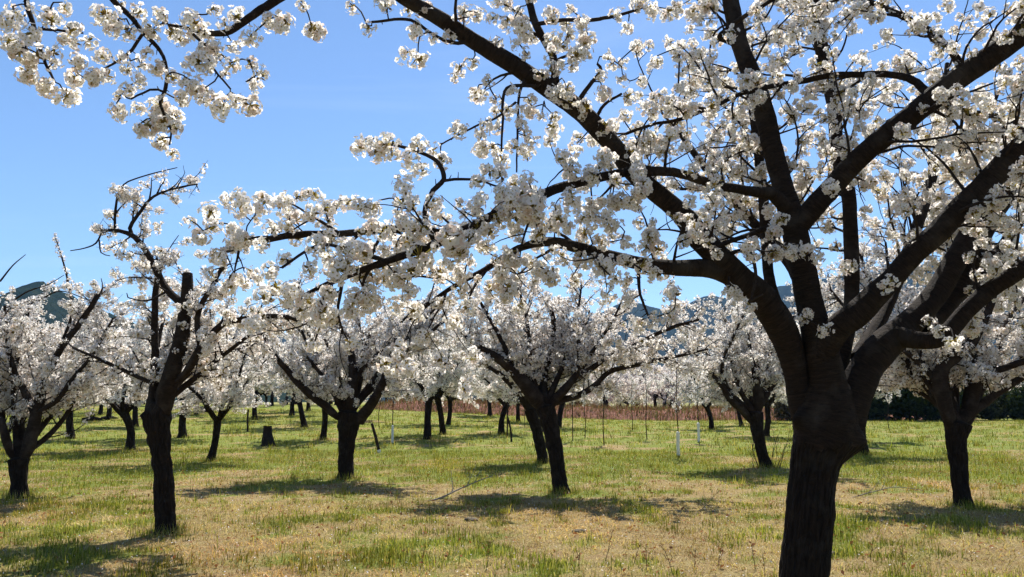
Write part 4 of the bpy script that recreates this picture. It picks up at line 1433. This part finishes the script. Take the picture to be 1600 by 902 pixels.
def blades(n, y0, y1, wid, hgt, tall, per):
    pts, cols, hs, ws, ang, bend = [], [], [], [], [], []
    made = 0
    while made < n:
        y = math.sqrt(rg.uniform(y0 * y0, y1 * y1))
        x = rg.uniform(-.70, .70) * y
        q = green_at(x, y) + rg.uniform(-.16, .16)
        lush = q > .55
        z = gz(x, y)
        k = per if lush else max(2, per - 2)
        tone = 1 + .55 * noise.noise((x * .8, y * .8, 11))
        warm = .35 * max(0, noise.noise((x * .3, y * .3, 21)))
        tuft = rg.uniform(.5, 1.0) if rg.random() < .8 else rg.uniform(1.0, 1.9)
        spread = .045 if y < 16 else .11
        for _ in range(k):
            bx, by = x + rg.normal() * spread, y + rg.normal() * spread
            gr = rg.random() < sstep(.36, .66, q)
            pts.append((bx, by, z - .005))
            cols.append((GREEN if gr else STRAW)[int(rg.integers(5))] * rg.uniform(.55, 1.2) * tone * np.array([1 + warm, 1, 1]))
            hs.append(tuft * rg.uniform(.5, 1.3) * (hgt * (1.0 + .9 * max(0, q - .5)) if gr else hgt * .95))
            ws.append(wid * rg.uniform(.6, 1.3))
            ang.append(rg.uniform(0, 6.283))
            bend.append(rg.uniform(.15, .8) if gr else rg.uniform(.6, 3.2))
            made += 1
    P, H, W = np.array(pts), np.array(hs)[:, None], np.array(ws)[:, None]
    A, B = np.array(ang), np.array(bend)[:, None]
    d = np.stack([np.cos(A), np.sin(A), 0 * A], 1)
    s = np.stack([-np.sin(A), np.cos(A), 0 * A], 1)
    zz = np.array([0, 0, 1.0])
    c = np.array(cols)
    if tall:
        m1 = P + zz * H * .55 / (1 + .3 * B) + d * H * .22 * B
        tp_ = P + zz * H / (1 + .9 * B) + d * H * .75 * B / (1 + .35 * B)
        V = np.stack([P - s * W, P + s * W, m1 + s * W * .8, m1 - s * W * .8, tp_], 1).reshape(-1, 3)
        k = len(P)
        F4 = np.arange(k)[:, None] * 5 + np.array([0, 1, 2, 3])
        F3 = np.arange(k)[:, None] * 5 + np.array([3, 2, 4])
        T = np.repeat(np.concatenate([c, np.ones((k, 1))], 1), 5, 0)
        g.add(V, F4, 0, None, T)
        g.f.append(F3 + g.n - len(V))
        g.m.append(np.zeros(k))
        g.uv.append(np.zeros((k * 3, 2), np.float32))
    else:
        tp_ = P + zz * H / (1 + .6 * B) + d * H * .6 * B
        V = np.stack([P - s * W, P + s * W, tp_], 1).reshape(-1, 3)
        k = len(P)
        T = np.repeat(np.concatenate([c, np.ones((k, 1))], 1), 3, 0)
        g.add(V, np.arange(k * 3).reshape(-1, 3), 0, None, T)


blades(105000, 5.5, 13, .0037, .085, True, 6)
blades(112000, 12.5, 25, .0062, .095, False, 7)
blades(72000, 24, 62, .014, .13, False, 8)
pts = []
for b_, r_ in BASES + [(q, .13) for q in taken]:      # longer grass left standing round the trunks
    near = b_[1] < 25
    for i in range(330 if near else 130):
        a, d = rg.uniform(0, 6.283), r_ * .9 + abs(rg.normal()) * .16
        p = np.array([b_[0] + math.cos(a) * d, b_[1] + math.sin(a) * d, 0])
        p[2] = gz(p[0], p[1]) - .01
        h, w, a2 = rg.uniform(.06, .20), rg.uniform(.003, .006) * (1 if near else 2), rg.uniform(0, 6.283)
        sd, ld = np.array([-math.sin(a2), math.cos(a2), 0]), np.array([math.cos(a2), math.sin(a2), 0])
        c_ = (GREEN if rg.random() < .7 else STRAW)[int(rg.integers(5))] * rg.uniform(.6, 1.1)
        pts.append(((p - sd * w, p + sd * w, p + np.array([0, 0, h]) + ld * h * rg.uniform(.1, .7)), c_))
g.add(np.array([q[0] for q in pts]).reshape(-1, 3), np.arange(len(pts) * 3).reshape(-1, 3), 0, None, np.repeat(np.array([(*q[1], 1) for q in pts]), 3, 0))
tag(g.build('grass', M['grass'], uv=False, attr='tint'), 'dry straw and fresh green grass covering the orchard floor', 'grass', kind='stuff')


def scatter(name, n, y0, y1, size, material, label, cat, power=1.0):
    V = []
    for i in range(n):
        y = math.sqrt(rg.uniform(y0 * y0, y1 * y1))
        x = rg.uniform(-.72, .72) * y
        c = np.array([x, y, gz(x, y) + rg.uniform(.012, .045)])
        nr = unit(rg.normal(size=3) * .45 + np.array([0, 0, 1]))
        a, b_ = frame_of(nr, rg)
        s = size * rg.uniform(.6, 1.5)
        V += [c - a * s, c - b_ * s * .55 + nr * s * .2, c + a * s, c + b_ * s * .55 + nr * s * .2]
    g = Geo()
    g.add(V, np.arange(len(V)).reshape(-1, 4))
    tag(g.build(name, M[material], uv=False), label, cat, kind='stuff')


scatter('fallen_petals', 8000, 5.5, 24, .010, 'petal_fallen', 'white petals scattered over the straw grass', 'petals')
scatter('leaf_litter', 5200, 5.5, 24, .024, 'litter', 'curled reddish brown dead leaves scattered in the grass', 'leaves')

# clods and dark weed stalks in the foreground
for px, py, s, lb in ((735, 814, .07, 'grey earth clod in the straw grass near the bare fallen branch'), (905, 832, .06, 'small grey earth clod alone in pale straw grass'), (1300, 866, .05, 'pale earth clod beside the graft-ridged trunk')):
    b = ground_hit(px, py)
    g = Geo()
    V = []
    for i in range(9):
        for k in range(12):
            th, ph = math.pi * i / 8, 2 * math.pi * k / 12
            d = np.array([math.sin(th) * math.cos(ph), math.sin(th) * math.sin(ph), math.cos(th)])
            V.append(b + d * np.array([1.5, 1.1, .6]) * s * (1 + .45 * noise.noise((d[0] * 2 + px, d[1] * 2, d[2] * 2))))
    F = [[i * 12 + k, i * 12 + (k + 1) % 12, (i + 1) * 12 + (k + 1) % 12, (i + 1) * 12 + k] for i in range(8) for k in range(12)]
    g.add(V, F)
    tag(g.build('earth_clod', M['clod'], uv=False), lb, 'clod')
tw = Tree(97)
for k, px in enumerate((760, 905, 945, 990, 1010, 1050, 1085, 1120, 1180, 1195, 660, 1360, 1410)):
    b = ground_hit(px, 872 + 26 * tw.rng.random())
    root = empty('dry_weed', b, 'thin dark dry weed stalk standing in the straw grass', 'weed', 'dry weeds in the straw grass')
    p = wander(b - np.array([0, 0, .02]), (tw.rng.normal() * .15, 0, 1), tw.rng.uniform(.16, .34), .0032, .0018, tw.rng, .05, .08)
    g = Geo()
    tube(g, p, 4)
    for s in tw.shoots(p, .05, (.04, .1), .002, .3, 1, (.4, .8), .02, 0, .03):
        tube(g, s, 3)
    g.build('stalk', M['twig'], root, uv=False)
    g = Geo()
    for q in range(9):
        c = p[int(tw.rng.integers(1, len(p))), :3] + tw.rng.normal(size=3) * .012
        a, b_ = frame_of(unit(tw.rng.normal(size=3)), tw.rng)
        g.add([c - a * .014, c - b_ * .006, c + a * .014, c + b_ * .006], [[0, 1, 2, 3]])
    g.build('dry_leaves', M['litter'], root, uv=False)

# ------------------------------------------------------------------ the air
m, n, l = mat('haze_air')
v = n.new('ShaderNodeVolumePrincipled')
v.inputs['Color'].default_value = (.30, .58, 1.0, 1)
v.inputs['Density'].default_value = 0.00010
v.inputs['Anisotropy'].default_value = .0
o = n.new('ShaderNodeOutputMaterial')
l.new(v.outputs[0], o.inputs['Volume'])
g = Geo()
X0, X1, Y0, Y1, Z0, Z1 = -3600, 3600, -120, 4200, -8, 620
V = [(x, y, z) for z in (Z0, Z1) for y in (Y0, Y1) for x in (X0, X1)]
g.add(V, [[0, 2, 3, 1], [4, 5, 7, 6], [0, 1, 5, 4], [2, 6, 7, 3], [0, 4, 6, 2], [1, 3, 7, 5]])
tag(g.build('haze', m, uv=False), 'thin blue haze filling the air of the valley', 'haze', kind='stuff')
